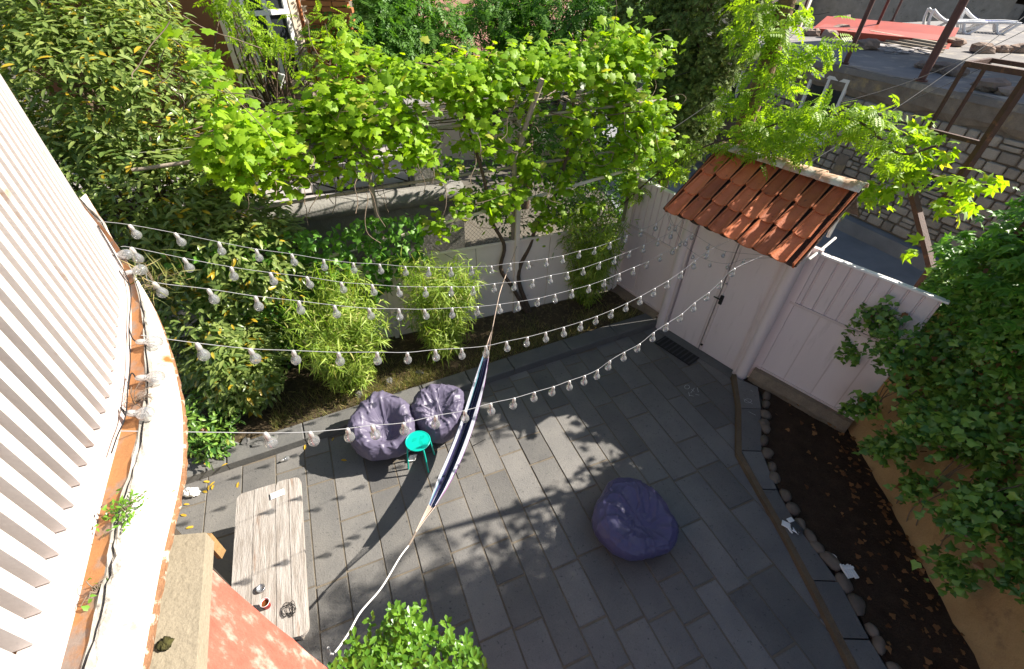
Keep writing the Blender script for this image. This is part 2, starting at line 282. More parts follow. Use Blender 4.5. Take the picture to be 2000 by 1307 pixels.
# ------------------------------------------------------------------ ground, patio, kerbs, beds
E1 = np.array([0.915, 0.403, 0]); E2 = np.array([-0.403, 0.915, 0])       # along the kerb, along the slabs
gb = MB(); N = 24
gs = np.concatenate([np.linspace(-160, -14, 5), np.linspace(-9, 14, 6), np.linspace(20, 160, 5)])
vs = [(x, y, -0.06) for y in gs for x in gs]; n_ = len(gs)
gb.add(vs, [(j * n_ + i, j * n_ + i + 1, (j + 1) * n_ + i + 1, (j + 1) * n_ + i) for j in range(n_ - 1) for i in range(n_ - 1)])
build(gb, 'ground', mt['ground'], kind='structure')
build(MB().prism([(3.2, 7.6), (5.4, 4.9), (16, -2), (19, 4), (9.6, 9.0), (7.4, 13.9), (4, 22), (1.5, 21)], -0.05, -0.02), 'street', mt['street'], kind='structure')

GU = np.array([0.64, -0.768, 0]); GN = np.array([-0.768, -0.64, 0])        # along the gate, and out of it to the patio
GC = np.array([3.27, 5.93, 0])
K0 = np.array([-4.55, 2.84, 0]); K1 = np.array([2.78, 6.60, 0]); KD = unit(K1 - K0); KN = np.array([-KD[1], KD[0], 0])
def clip(poly, P, n):                        # keep the side n points away from
    out = []
    for i in range(len(poly)):
        a, b = poly[i], poly[(i + 1) % len(poly)]; da, db = (a - P) @ n, (b - P) @ n
        if da <= 0: out.append(a)
        if da * db < 0: out.append(a + (b - a) * da / (da - db))
    return out
patio = build(MB().prism([(-4.8, 2.72), (2.78, 6.60), (3.7, 5.5), (4.0, 5.0), (3.62, 3.8), (3.75, -1.2), (-4.8, -1.2)], -0.05, -0.008), 'patio', mt['mortar'], kind='structure')
s0 = -5.2; ci = 0
while s0 < 5.6:
    w = rng.choice((0.30, 0.33, 0.36, 0.40)); t0 = -2.6 - rng.random() * 0.9
    while t0 < 6.2:
        L_ = rng.choice((0.45, 0.62, 0.8, 0.95, 1.1, 1.3)) ; g = 0.0095 + 0.003 * rng.random()
        poly = [E1 * a + E2 * b for a, b in ((s0 + g, t0 + g), (s0 + w - g * 0.6, t0 + g + rng.uniform(-.004, .004)), (s0 + w - g * 0.6, t0 + L_ - g), (s0 + g, t0 + L_ - g))]
        poly = clip(poly, K0 - KN * 0.01, KN); poly = clip(poly, GC + GN * 0.02, -GN) if poly else poly
        if poly: poly = clip(poly, np.array([0, -0.9, 0]), np.array([0, -1, 0]))
        if poly: poly = clip(poly, np.array([3.58, 0, 0]), np.array([1, 0, 0.0]))
        if poly: poly = clip(poly, np.array([-4.7, 0, 0]), np.array([-1, 0, 0.0]))
        if len(poly) > 2:
            c = sum(poly) / len(poly); ar = sum(np.cross(poly[i] - c, poly[(i + 1) % len(poly)] - c)[2] for i in range(len(poly))) / 2
            if abs(ar) > 0.012:
                z = rng.uniform(-0.002, 0.004); m = MB(); k = len(poly)
                r0 = [(*p[:2], -0.03) for p in poly]; r1 = [(*p[:2], z - 0.005) for p in poly]; r2 = [(*(p + unit(c - p) * 0.007)[:2], z) for p in poly]
                m.add(r0 + r1 + r2, [(i + q * k, (i + 1) % k + q * k, (i + 1) % k + k + q * k, i + k + q * k) for q in (0, 1) for i in range(k)] + [tuple(range(2 * k, 3 * k))])
                build(m, 'slab', mt['slab'], patio)
        t0 += L_
    s0 += w

kerb = build(MB().prism([tuple(p[:2]) for p in (K0, K1, K1 + KN * 0.27, K0 + KN * 0.27)], -0.05, 0.085), 'kerb', mt['mortar'], kind='structure')
t0 = 0.0; LK = np.linalg.norm(K1 - K0)
while t0 < LK - 0.1:
    l = min(rng.uniform(0.7, 1.15), LK - t0); c = K0 + KD * (t0 + l / 2) + KN * 0.14
    build(MB().box((*c[:2], 0.045 + rng.uniform(-.003, .003)), (l / 2 - 0.006, 0.15, 0.08), KD, KN, (0, 0, 1), 0.012), 'kerb_stone', mt['kerb'], kerb); t0 += l
# planting bed behind the kerb, up to the back wall
bed = MB(); nb = 40; A = []; B = []
for i in range(nb + 1):
    a = K0 + KD * (LK * i / nb) + KN * 0.27; b = W0 + WD * (-3.4 + 8.0 * i / nb) - WN * 0.02
    A.append(a); B.append(b)
rows = 10; vs = []
for j in range(rows + 1):
    for i in range(nb + 1):
        p = A[i] + (B[i] - A[i]) * j / rows; vs.append((p[0], p[1], 0.10 + 0.035 * mnoise.noise(Vector((p[0] * 2.3, p[1] * 2.3, 0))) if 0 < j < rows else 0.09))
bed.add(vs, [(j * (nb + 1) + i, j * (nb + 1) + i + 1, (j + 1) * (nb + 1) + i + 1, (j + 1) * (nb + 1) + i) for j in range(rows) for i in range(nb)], True)
build(bed, 'planting_bed', mt['bed'], kind='structure')

# right-hand border: brown lip, raised slab strip, cobbles, soil bed
lip = [np.array([3.62, 5.28, 0])] + [gz(x, y, 0.06) for x, y in ((1441, 790), (1441, 886), (1490, 972), (1540, 1060), (1600, 1175), (1666, 1307))] + [np.array([3.52, 0.2, 0]), np.array([3.55, -0.9, 0])]
cob = [gz(x, y, 0.10) for x, y in ((1492, 765), (1490, 800), (1487, 850), (1497, 900), (1527, 965), (1575, 1045), (1610, 1085), (1640, 1130), (1665, 1170), (1690, 1220), (1722, 1282))]
cob += [np.array([3.78, 1.0, 0.1]), np.array([3.82, 0.4, 0.1]), np.array([3.85, -0.3, 0.1])]
lipS = [a + (b - a) * t for a, b in zip(lip, lip[1:]) for t in np.linspace(0, 1, 6)[:-1]] + [lip[-1]]; cobS = smoothpath(cob, 6)
def at_y(path, y):
    for a, b in zip(path, path[1:]):
        if (a[1] - y) * (b[1] - y) <= 0 and a[1] != b[1]: return a + (b - a) * (y - a[1]) / (b[1] - a[1])
    return path[0] if abs(path[0][1] - y) < abs(path[-1][1] - y) else path[-1]
border = build(MB().strip([(p[0] + 0.03, p[1], -0.03) for p in lipS], [(p[0] + 0.03, p[1], 0.05) for p in lipS]), 'border', mt['lip'], kind='structure')
mlip = MB().strip([(p[0] - 0.022, p[1], -0.03) for p in lipS], [(p[0] - 0.018 + 0.008 * mnoise.noise(Vector((p[1] * 6, 0, 0))), p[1], 0.066) for p in lipS]).strip([(p[0] - 0.018 + 0.008 * mnoise.noise(Vector((p[1] * 6, 0, 0))), p[1], 0.066) for p in lipS], [(p[0] + 0.052, p[1], 0.070) for p in lipS]); build(mlip, 'lip', mt['lip'], border)
ys = [5.2, 4.55, 3.78, 3.2, 2.72, 2.1, 1.55, 0.95, 0.3, -0.6]
for a, b in zip(ys, ys[1:]):
    pa, pb = at_y(lipS, a - 0.008), at_y(lipS, b + 0.008); qa, qb = at_y(cobS, a - 0.008), at_y(cobS, b + 0.008)
    if a == 5.2: qa = np.array([3.93, 5.0, 0])
    build(MB().prism([(pb[0] + 0.05, pb[1]), (qb[0] - 0.02, b + 0.008), (qa[0] - 0.02, qa[1] if a == 5.2 else a - 0.008), (pa[0] + 0.05, pa[1])], -0.02, 0.075 + rng.uniform(-.004, .006)), 'slab', mt['slab'], border)
def pebble(seed):
    m = MB(); n, k = 14, 9; vs = []
    for j in range(k + 1):
        th = math.pi * j / k
        for i in range(n):
            ph = 2 * math.pi * i / n; d = Vector((math.sin(th) * math.cos(ph), math.sin(th) * math.sin(ph), math.cos(th)))
            vs.append(d * (1 + 0.28 * mnoise.noise(d * 1.1 + Vector((seed * 9.1, 0, 0)))))
    m.add(vs, [(j * n + i, j * n + (i + 1) % n, (j + 1) * n + (i + 1) % n, (j + 1) * n + i) for j in range(k) for i in range(n)], True)
    me = m.mesh('cobble'); me.materials.append(mt['cobble']); return me
PEB = [pebble(i) for i in range(5)]
def path_len(p): return [0] + list(np.cumsum([np.linalg.norm(b - a) for a, b in zip(p, p[1:])]))
ORD = 'first second third fourth fifth sixth seventh eighth ninth tenth eleventh twelfth thirteenth fourteenth fifteenth sixteenth seventeenth eighteenth nineteenth twentieth'.split(); ORD += ['twenty-' + q for q in ORD[:9]] + ['thirtieth'] + ['thirty-' + q for q in ORD[:9]] + ['fortieth'] + ['forty-' + q for q in ORD[:9]]
cl = path_len(cobS); d0 = 0.05; row = []
while d0 < cl[-1] - 0.05:
    i = next(q for q in range(len(cl)) if cl[q] >= d0); p = cobS[i]; tdir = unit(cobS[min(i + 1, len(cobS) - 1)] - cobS[i - 1]); l = rng.uniform(0.075, 0.12)
    row.append((p, tdir, l)); d0 += l * 1.95
for i, (p, tdir, l) in enumerate(row):
    a = rng.uniform(-0.35, 0.35); X = np.array([tdir[0] * math.cos(a) - tdir[1] * math.sin(a), tdir[0] * math.sin(a) + tdir[1] * math.cos(a), 0]); Y = np.array([-X[1], X[0], 0])
    o = place(PEB[i % 5], 'cobble', None, (p[0] + 0.05 + rng.uniform(-.015, .015), p[1], 0.066), X, Y, (0, 0, 1), (l * rng.uniform(0.8, 1.1), rng.uniform(0.045, 0.08), rng.uniform(0.05, 0.065)))
    tag(o, 'rounded river cobble, ' + ORD[i] + ' from the gate in the row edging the soil bed', 'cobble', 'cobbles edging the soil bed')
soil = MB(); vs = []; nb = 44
for j in range(nb + 1):
    y = 5.25 - 6.2 * j / nb; a = at_y(cobS, y) if y < 4.85 else np.array([3.72 + (5.25 - y) * 0.45, y, 0])
    for i in range(11):
        x = a[0] + 0.02 + (5.35 - a[0]) * i / 10; vs.append((x, y, 0.05 + 0.05 * (i / 10) ** 2 + 0.035 * mnoise.noise(Vector((x * 3, y * 3, 4)))))
soil.add(vs, [(j * 11 + i, (j + 1) * 11 + i, (j + 1) * 11 + i + 1, j * 11 + i + 1) for j in range(nb) for i in range(10)], True)
build(soil, 'soil_bed', mt['soil'], kind='structure')

# ------------------------------------------------------------------ leaves
def fan(outline, cz=0.06):
    v = [(0.5, 0, cz)] + [(x, y, -0.10 * y * y * 2 - 0.05 * abs(x - .5)) for x, y in outline]; n = len(outline)
    return np.array(v, float), [(0, 1 + i, 1 + (i + 1) % n) for i in range(n)]
def blade(ws, L=1.0, fold=0.25, droop=0.15):
    v = [(0, 0, 0)]; f = []; k = len(ws)
    for i, (x, w) in enumerate(ws):
        z = -droop * x * x; v += [(x, w, z + fold * w), (x, 0, z), (x, -w, z + fold * w)]
    v.append((1, 0, -droop)); e = len(v) - 1
    f += [(0, 2, 1), (0, 3, 2)]
    for i in range(k - 1):
        a = 1 + 3 * i; b = a + 3; f += [(a, a + 1, b + 1, b), (a + 1, a + 2, b + 2, b + 1)]
    a = 1 + 3 * (k - 1); f += [(a, a + 1, e), (a + 1, a + 2, e)]
    return np.array(v, float), f
def compound(parts):                           # (origin, angle, length, width) leaflets in one leaf
    v = []; f = []
    for (ox, oy), an, l, w in parts:
        b = len(v); c, s = math.cos(an), math.sin(an)
        for x, y, z in ((0, 0, 0), (0.45 * l, w, 0.1 * w), (0.5 * l, 0, -0.25 * w), (0.45 * l, -w, 0.1 * w), (l, 0, -0.15 * l)):
            v.append((ox + c * x - s * y, oy + s * x + c * y, z - 0.12 * (ox + c * x) ** 2))
        f += [(b, b + 2, b + 1), (b, b + 3, b + 2), (b + 1, b + 2, b + 4), (b + 2, b + 3, b + 4)]
    return np.array(v, float), f
LAUREL = blade([(0.3, 0.15), (0.65, 0.14)], fold=0.3, droop=0.18)
BAMBOO = blade([(0.3, 0.06)], fold=0.3, droop=0.3)
OBOV = blade([(0.35, 0.17), (0.72, 0.25)], fold=0.25, droop=0.1)
GRAPE = fan([(0, 0.02), (-0.12, 0.26), (0.10, 0.36), (0.18, 0.56), (0.42, 0.40), (0.66, 0.48), (0.70, 0.24), (1.05, 0.0), (0.70, -0.24), (0.66, -0.48), (0.42, -0.40), (0.18, -0.56), (0.10, -0.36), (-0.12, -0.26), (0, -0.02)])
IVY = fan([(0, 0), (-0.1, 0.26), (0.25, 0.5), (0.5, 0.26), (1.0, 0.0), (0.5, -0.26), (0.25, -0.5), (-0.1, -0.26)])
CREEP = compound([((0, 0), a, l, 0.17) for a, l in ((0, 0.9), (0.75, 0.8), (-0.75, 0.8), (1.6, 0.55), (-1.6, 0.55))])
PINN = compound([((0.12 + 0.17 * i, 0), s * 1.0, 0.38 - 0.03 * i, 0.075) for i in range(5) for s in (1, -1)] + [((0.9, 0), 0, 0.34, 0.075)])
SPRAY = compound([((0.0, 0), a, 1.0 - abs(a) * 0.25, 0.09) for a in (-0.9, -0.45, 0, 0.45, 0.9)])
GRASS = (np.array([(0, 0.02, 0), (0, -0.02, 0), (0.55, 0.014, 0.06), (0.55, -0.014, 0.06), (1, 0, -0.04)], float), [(0, 1, 3, 2), (2, 3, 4)])
CLUMP = blade([(0.4, 0.2)], fold=0.2, droop=0.2)
def orient(n, up=0.6, outdir=None, spread=1.0, down=0.2):
    """random leaf frames: X along the leaf, Z its face; up 0..1 pulls faces to the sky"""
    Z = nrng.normal(size=(n, 3)) * spread * 0.6; Z[:, 2] += up * 1.3
    if outdir is not None: Z += outdir * 0.55
    Z /= np.linalg.norm(Z, axis=1)[:, None]
    X = nrng.normal(size=(n, 3)); X[:, 2] -= down
    if outdir is not None: X += outdir * 0.9
    X -= Z * (X * Z).sum(1)[:, None]; X /= np.linalg.norm(X, axis=1)[:, None] + 1e-9
    return X, np.cross(Z, X), Z
def foliage(root, tpl, pos, frames, size, m, single=0, part='foliage', leafname='leaf'):
    """leaves as one part; the `single` ones that show largest become objects of their own"""
    v, f = tpl; pos = np.asarray(pos, float); X, Y, Z = frames; size = np.asarray(size, float)
    org = kids_origin(root); idx = np.arange(len(pos))
    if single:
        q = (pos - np.array([0, 0, H])) @ RM; px = CX + FPX * q[:, 0] / q[:, 2]; py = CY + FPX * q[:, 1] / q[:, 2]
        inside = (q[:, 2] > 0.2) & (px > 0) & (px < 2000) & (py > 0) & (py < 1307)
        score = np.where(inside, size / np.maximum(q[:, 2], 0.3), 0) * np.abs(((pos - np.array([0, 0, H])) * Z).sum(1) / (np.linalg.norm(pos - np.array([0, 0, H]), axis=1)))
        order = np.argsort(-score); pick = order[:single]; idx = order[single:]
        me = bpy.data.meshes.new(leafname); me.from_pydata([tuple(p) for p in v], [], f); me.materials.append(m)
        for i in pick: place(me, leafname, root, pos[i], X[i], Y[i], Z[i], (size[i],) * 3)
    if len(idx):
        P = pos[idx] - org; S = size[idx][:, None, None]; k = len(v)
        V = P[:, None, :] + S * (v[None, :, 0:1] * X[idx][:, None, :] + v[None, :, 1:2] * Y[idx][:, None, :] + v[None, :, 2:3] * Z[idx][:, None, :])
        loops = np.concatenate([np.array(q) for q in f]); tot = np.array([len(q) for q in f]); n = len(idx)
        me = bpy.data.meshes.new(part); me.vertices.add(n * k); me.vertices.foreach_set('co', V.reshape(-1))
        LI = (loops[None, :] + (np.arange(n) * k)[:, None]).reshape(-1); T = np.tile(tot, n); ST = np.concatenate([[0], np.cumsum(T)[:-1]])
        me.loops.add(len(LI)); me.loops.foreach_set('vertex_index', LI); me.polygons.add(len(T)); me.polygons.foreach_set('loop_start', ST); me.polygons.foreach_set('loop_total', T)
        me.update(calc_edges=True); me.validate(); me.materials.append(m)
        o = bpy.data.objects.new(part, me); o.parent = root; link(o); o['kind'] = 'stuff'; return o
def clumps(lobes, n, shell=0.55):
    """twig tips spread through ellipsoid lobes (centre, radii, weight): positions and outward directions"""
    w = np.array([l[2] for l in lobes], float); w /= w.sum(); P = []; O = []
    for i in nrng.choice(len(lobes), size=n, p=w):
        c, r, _ = lobes[i]; d = nrng.normal(size=3); d /= np.linalg.norm(d); q = shell + (1 - shell) * nrng.random() ** 0.6
        P.append(np.array(c) + d * np.array(r) * q); O.append(d)
    return np.array(P), np.array(O)
def around(P, O, k, rad):
    p = np.repeat(P, k, 0) + nrng.normal(size=(len(P) * k, 3)) * rad; return p, np.repeat(O, k, 0)
def twigs(root, base, tips, m, r0=0.05, r1=0.006, nmax=60, part='branch', sag=0.15, wob=0.12):
    mb = MB(); base = np.array(base, float)
    for t in tips[:nmax]:
        mid = base + (t - base) * 0.5 + nrng.normal(size=3) * wob * np.linalg.norm(t - base); mid[2] += sag
        mb.tube(smoothpath([base, mid, t], 4), list(np.linspace(r0, r1, 9)), 5, False)
    return build(mb, part, m, root)

# ------------------------------------------------------------------ roofed gate and the fences either side
gate = thing('roofed_gate', GC, 'mauve double-leaf metal gate under a small terracotta tiled roof', 'gate')
def G(s, out, z): return GC + GU * s + GN * out + np.array([0, 0, z])
for s, w in ((-0.34, 0.335), (0.345, 0.34)):
    d = build(MB().box(G(s, 0, 1.16), (w - 0.003, 0.022, 1.13), GU, GN, (0, 0, 1), 0.006), 'door_leaf', mt['mauve'], gate)
    build(MB().box(G(s - w + 0.025 if s > 0 else s + w - 0.025, 0.026, 1.16), (0.022, 0.006, 1.12), GU, GN, (0, 0, 1)), 'edge_strip', mt['mauve_edge'], d)
    if s > 0:
        build(MB().box(G(0.055, 0.036, 1.12), (0.026, 0.008, 0.085), GU, GN, (0, 0, 1), 0.004).tube([G(0.055, 0.04, 1.15), G(0.055, 0.085, 1.15), G(-0.05, 0.09, 1.15)], 0.011, 8), 'handle', mt['black'], d)
        build(MB().tube([G(0.04, 0.02, 1.42), G(0.04, 0.045, 1.42)], 0.018, 10), 'lock', mt['steel'], d)
        build(MB().tube([G(0.03, 0.02, 0.16), G(0.03, 0.05, 0.16)], 0.02, 10), 'door_stop', mt['black'], d)
for s in (-0.80, 0.80):
    p = build(MB().tube([G(s, 0.03, 0.0), G(s, 0.03, 2.45)], 0.095, 20), 'post', mt['mauve'], gate)
    e = 1 if s > 0 else -1
    build(MB().box(G(s - e * 0.095, 0.06, 1.2), (0.025, 0.03, 1.2), GU, GN), 'jamb', mt['mauve_edge'], p)
    build(MB().box(G(s + e * 0.13, -0.10, 1.2), (0.06, 0.03, 1.2), GU, GN), 'side_plate', mt['mauve'], p)
build(MB().box(G(0.0, -0.035, 1.2), (0.80, 0.008, 1.18), GU, GN), 'backing', mt['mauve_edge'], gate)
build(MB().box(G(0, 0, 2.37), (0.72, 0.035, 0.06), GU, GN), 'lintel', mt['mauve_edge'], gate)
build(MB().box(G(0, 0.05, 0.012), (0.72, 0.14, 0.01), GU, GN), 'threshold', mt['kerb'], gate)
EAVE, RIDGE, HW = (0.63, 2.44), (-0.40, 3.08), 0.93              # (distance out, height), half width of the roof
sl = np.array([(EAVE[0] - RIDGE[0]), 0, EAVE[1] - RIDGE[1]]); SLn = math.hypot(sl[0], sl[2])
SD = (GN * sl[0] + np.array([0, 0, sl[2]])) / SLn                   # down the slope
SN = np.cross(GU, SD); SN = SN if SN[2] > 0 else -SN                # off the slope
RT = G(0, RIDGE[0], RIDGE[1])
roof = build(MB().box(RT + SD * SLn / 2 - SN * 0.055, (HW, SLn / 2 - 0.03, 0.014), GU, SD, SN).box(G(0, RIDGE[0] - 0.40, RIDGE[1] - 0.27), (HW, 0.46, 0.014), GU, unit(GN * 0.83 + np.array([0, 0, 0.56])), unit(np.array([0, 0, 0.83]) - GN * 0.56)), 'roof', mt['pan'], gate)
def barrel(L, ra, rb, t, n=10, conc=False):
    m = MB(); rings = []
    for y, r in ((0, ra), (L, rb)):
        for rr in (r, r - t):
            rings.append([(rr * math.cos(math.pi * k / n), y, (-1 if conc else 1) * rr * 0.6 * math.sin(math.pi * k / n)) for k in range(n + 1)])
    A0, A1, B0, B1 = rings; m.strip(A0, B0, True); m.strip(B1, A1, True); m.strip(A1, A0); m.strip(B0, B1)
    m.add([A0[0], A1[0], B1[0], B0[0], A0[-1], A1[-1], B1[-1], B0[-1]], [(0, 3, 2, 1), (4, 5, 6, 7)])
    return m.mesh('tile')
tl = SLn / 3 + 0.075
COVER = barrel(tl, 0.086, 0.109, 0.022); COVER.materials.append(mt['tile'])
PAN = barrel(tl, 0.095, 0.085, 0.012, 8, True); PAN.materials.append(mt['pan'])
nc = 8
for c in range(nc + 1):
    s = -HW + 0.03 + (2 * HW - 0.06) * c / nc
    for r in range(3):
        place(PAN, 'channel_tile', roof, RT + GU * s + SD * (SLn / 3 * r - 0.055) + SN * (0.012 - 0.004 * r), GU, SD, SN)
for c in range(nc):
    s = -HW + 0.03 + (2 * HW - 0.06) * (c + 0.5) / nc
    for r in range(3):
        j = rng.uniform(-0.03, 0.03); X = unit(GU + SD * j); Y = unit(SD - GU * j); t = unit(Y + SN * 0.085); off = rng.uniform(-0.02, 0.02)
        place(COVER, 'tile', roof, RT + GU * (s + rng.uniform(-.006, .006)) + SD * (SLn / 3 * r - 0.02 + off) + SN * (0.032 + 0.016), X, t, np.cross(X, t))
RCAP = barrel(0.52, 0.105, 0.125, 0.014); RCAP.materials.append(mt['ridge'])
for i in range(4):
    Y = unit(GU + np.array([0, 0, 0.02])); place(RCAP, 'ridge_tile', roof, RT - GU * (HW + 0.02) + GU * (i * 0.475) + np.array([0, 0, 0.045 - 0.002 * i]), GN, Y, np.cross(GN, Y) * (1 if np.cross(GN, Y)[2] > 0 else -1), (1.1, 1, 1.15))
for e in (-1, 1):                                                    # verge tiles and the little gable under the roof
    build(MB().bar(RT + GU * e * (HW + 0.012) - SN * 0.01, RT + GU * e * (HW + 0.012) + SD * (SLn + 0.02) - SN * 0.01, 0.022, 0.10, SN), 'verge', mt['tile'], roof)
    a, b, c = G(e * (HW - 0.12), EAVE[0] - 0.42, 2.48), G(e * (HW - 0.12), RIDGE[0] + 0.03, 3.0), G(e * (HW - 0.12), RIDGE[0] - 0.55, 2.48)
    g = MB().add([a, b, c, a - GU * e * 0.04, b - GU * e * 0.04, c - GU * e * 0.04], [(0, 1, 2), (5, 4, 3), (0, 3, 4, 1), (1, 4, 5, 2), (2, 5, 3, 0)]); build(g, 'gable', mt['rock'], gate)
    build(MB().bar(G(e * (HW - 0.07), RIDGE[0] - 0.12, 2.40), G(e * (HW - 0.07), RIDGE[0] - 0.12, 2.93), 0.035, 0.035), 'gable_post', mt['white'], gate)
build(MB().box(G(0, 0.05, 2.47), (HW - 0.1, 0.4, 0.02), GU, GN), 'soffit', mt['cream_metal'], gate)
build(MB().tube([G(HW + 0.02, -0.5, 2.43), G(HW + 0.02, -0.05, 2.36), G(HW + 0.0, 0.10, 2.31)], 0.018, 10), 'gutter_pipe', mt['white'], gate)

def corrugated(a, b, z0, z1, out, pitch, dep):
    m = MB(); d = np.array(b) - np.array(a); L = np.linalg.norm(d); d /= L; o = np.array(out); A = []; B = []; s = 0
    while s < L:
        for ds, dd in ((0, 0), (pitch * 0.80, 0), (pitch * 0.85, -dep), (pitch * 0.95, -dep)):
            if s + ds <= L: p = np.array(a) + d * (s + ds) + o * dd; A.append((p[0], p[1], z0)); B.append((p[0], p[1], z1))
        s += pitch
    return m.strip(A, B)
def fence(a, b, z0, ztop, label, rail_z, seams, top_pitch):
    a = np.array([*a, 0.0]); b = np.array([*b, 0.0]); d = unit(b - a); L = np.linalg.norm(b - a); n = np.array([d[1], -d[0], 0]); n = n if n @ GN > 0 else -n
    f = thing('metal_fence', a + (b - a) / 2, label, 'fence')
    edges = [0] + list(seams) + [L]
    for s0, s1 in zip(edges, edges[1:]):
        c = a + d * (s0 + s1) / 2; build(MB().box((c[0], c[1], (z0 + rail_z) / 2), ((s1 - s0) / 2 - 0.008, 0.012, (rail_z - z0) / 2), d, n, (0, 0, 1), 0.004), 'panel', mt['mauve'], f)
    build(MB().box((*(a + b)[:2] / 2, (z0 + rail_z) / 2), (L / 2, 0.004, (rail_z - z0) / 2), d, n), 'backing', mt['mauve_edge'], f)
    build(corrugated(a + n * 0.01, b + n * 0.01, rail_z, ztop, n, top_pitch, 0.022), 'corrugated_sheet', mt['mauve'], f)
    for z, h in ((rail_z, 0.018), (z0 + 0.012, 0.016)):
        build(MB().box((*(a + b + 2 * n * 0.02)[:2] / 2, z), (L / 2, 0.014, h), d, n), 'rail', mt['mauve_edge'], f)
    build(MB().box((*(a + b)[:2] / 2, ztop + 0.012), (L / 2 + 0.01, 0.035, 0.012), d, n), 'cap', mt['white'], f)
    m = MB(); k = 26; prof = [(0.15, -0.03), (0.17, z0 * 0.5), (0.10, z0 - 0.02), (-0.05, z0 - 0.005), (-0.12, -0.03)]; vs = []
    for i in range(k + 1):
        p = a + d * L * i / k
        for o, z in prof:
            q = p + n * (o + 0.04 * mnoise.noise(Vector((p[0] * 5, p[1] * 5, z * 7)))); vs.append((q[0], q[1], z))
    m.add(vs, [(i * 5 + j, (i + 1) * 5 + j, (i + 1) * 5 + j + 1, i * 5 + j + 1) for i in range(k) for j in range(4)]); build(m, 'footing', mt['footing'], f)
    return f
FR0, FR1 = GC + GU * 0.92 - GN * 0.10, GC + GU * 0.92 - GN * 0.10 + np.array([0.985, -1.05, 0])
fence(FR0[:2], FR1[:2], 0.27, 2.33, 'mauve metal fence right of the gate with fluted upper sheet, running into ivy', 1.55, (0.42, 0.82, 1.16), 0.155)
FL0, FL1 = np.array([2.04, 7.66, 0]), GC - GU * 0.92 - GN * 0.06
fence(FL0[:2], FL1[:2], 0.22, 2.34, 'mauve metal fence left of the gate beside bamboo', 1.5, (0.5,), 0.125)

# ------------------------------------------------------------------ cream back wall with wire mesh, pergola posts
bw = thing('panel_fence', W0 + WD * 2.0, 'cream sheet metal fence with diamond wire mesh above, behind the bamboo', 'fence')
def W(s, z, out=0.0): return W0 + WD * s - WN * out + np.array([0, 0, z])     # s along the wall from W0, out towards the patio
sx = [-2.2, -1.1, -0.05, 0.72, 1.42, 2.13, 2.75, 3.35, 4.28]
for a, b in zip(sx, sx[1:]):
    build(MB().box(W((a + b) / 2, 0.84, 0), ((b - a) / 2 - 0.006, 0.012, 0.74), WD, WN, (0, 0, 1), 0.004), 'panel', mt['cream_metal'], bw)
def rail_z(s): return 1.94 + 0.145 * (s + 0.05)
for s in (-2.15, -0.05, 2.13, 4.24):
    build(MB().box(W(s, 1.18, 0.03), (0.035, 0.03, 1.1 if s < 3 else 1.3), WD, WN), 'post', mt['cream_metal'], bw)
build(MB().bar(W(-2.2, rail_z(-2.2), 0.03), W(4.28, rail_z(4.28), 0.03), 0.03, 0.04), 'top_rail', mt['cream_metal'], bw)
build(MB().bar(W(-2.2, 1.60, 0.025), W(4.28, 1.56, 0.025), 0.04, 0.03), 'mid_rail', mt['cream_metal'], bw)
mm = MB()
for k in range(-60, 130):
    for sg in (1, -1):
        a = [k * 0.065 - 2.2, 1.58]; zt = rail_z(k * 0.065 - 2.2); b = [a[0] + sg * (zt - 1.58) * 0.9, zt]
        if -2.2 < a[0] < 4.2 and -2.2 < b[0] < 4.2: mm.tube([W(a[0], a[1], 0.006 * sg), W(b[0], b[1], 0.006 * sg)], 0.0022, 3, False)
build(mm, 'wire_mesh', mt['mesh'], bw)
perg = thing('pergola', W(1.0, 0, -0.1), 'weathered pole pergola carrying the grapevine over the back fence', 'pergola')
build(MB().tube([W(-0.02, 0, -0.08), W(0.0, 2.0, -0.08), W(-0.03, 3.45, -0.08)], [0.035, 0.034, 0.03], 10), 'pole', mt['oldwood'], perg)
build(MB().tube([W(2.12, 0, -0.1), W(2.10, 2.9, -0.1), W(2.14, 3.25, -0.05)], [0.04, 0.038, 0.036], 10), 'pole', mt['oldwood'], perg)
build(MB().tube([W(2.12, 3.1, 0.02), W(2.22, 3.55, 0.12), W(2.34, 3.98, 0.2)], 0.036, 10), 'pole', mt['oldwood'], perg)
build(MB().tube([W(4.25, 0, -0.1), W(4.25, 3.3, -0.1)], 0.036, 10), 'pole', mt['oldwood'], perg)
for z, o in ((3.42, -0.1), (3.30, -1.3), (2.72, -0.14), (3.36, -2.3)):
    build(MB().tube([W(-2.6, z - 0.18, o), W(0, z - 0.05, o), W(2.1, z + 0.02, o), W(4.6, z + 0.1, o)], 0.022, 7), 'rail', mt['oldwood'], perg)
for s in (-1.2, 0.6, 2.1, 3.4):
    build(MB().tube([W(s, 3.38, 0.1), W(s + 0.05, 3.34, -2.4)], 0.018, 6), 'rafter', mt['oldwood'], perg)
for i in range(5):
    build(MB().tube([W(-2.6, 3.36, -0.3 - 0.45 * i), W(4.6, 3.5, -0.3 - 0.45 * i)], 0.003, 4), 'wire', mt['mesh'], perg)

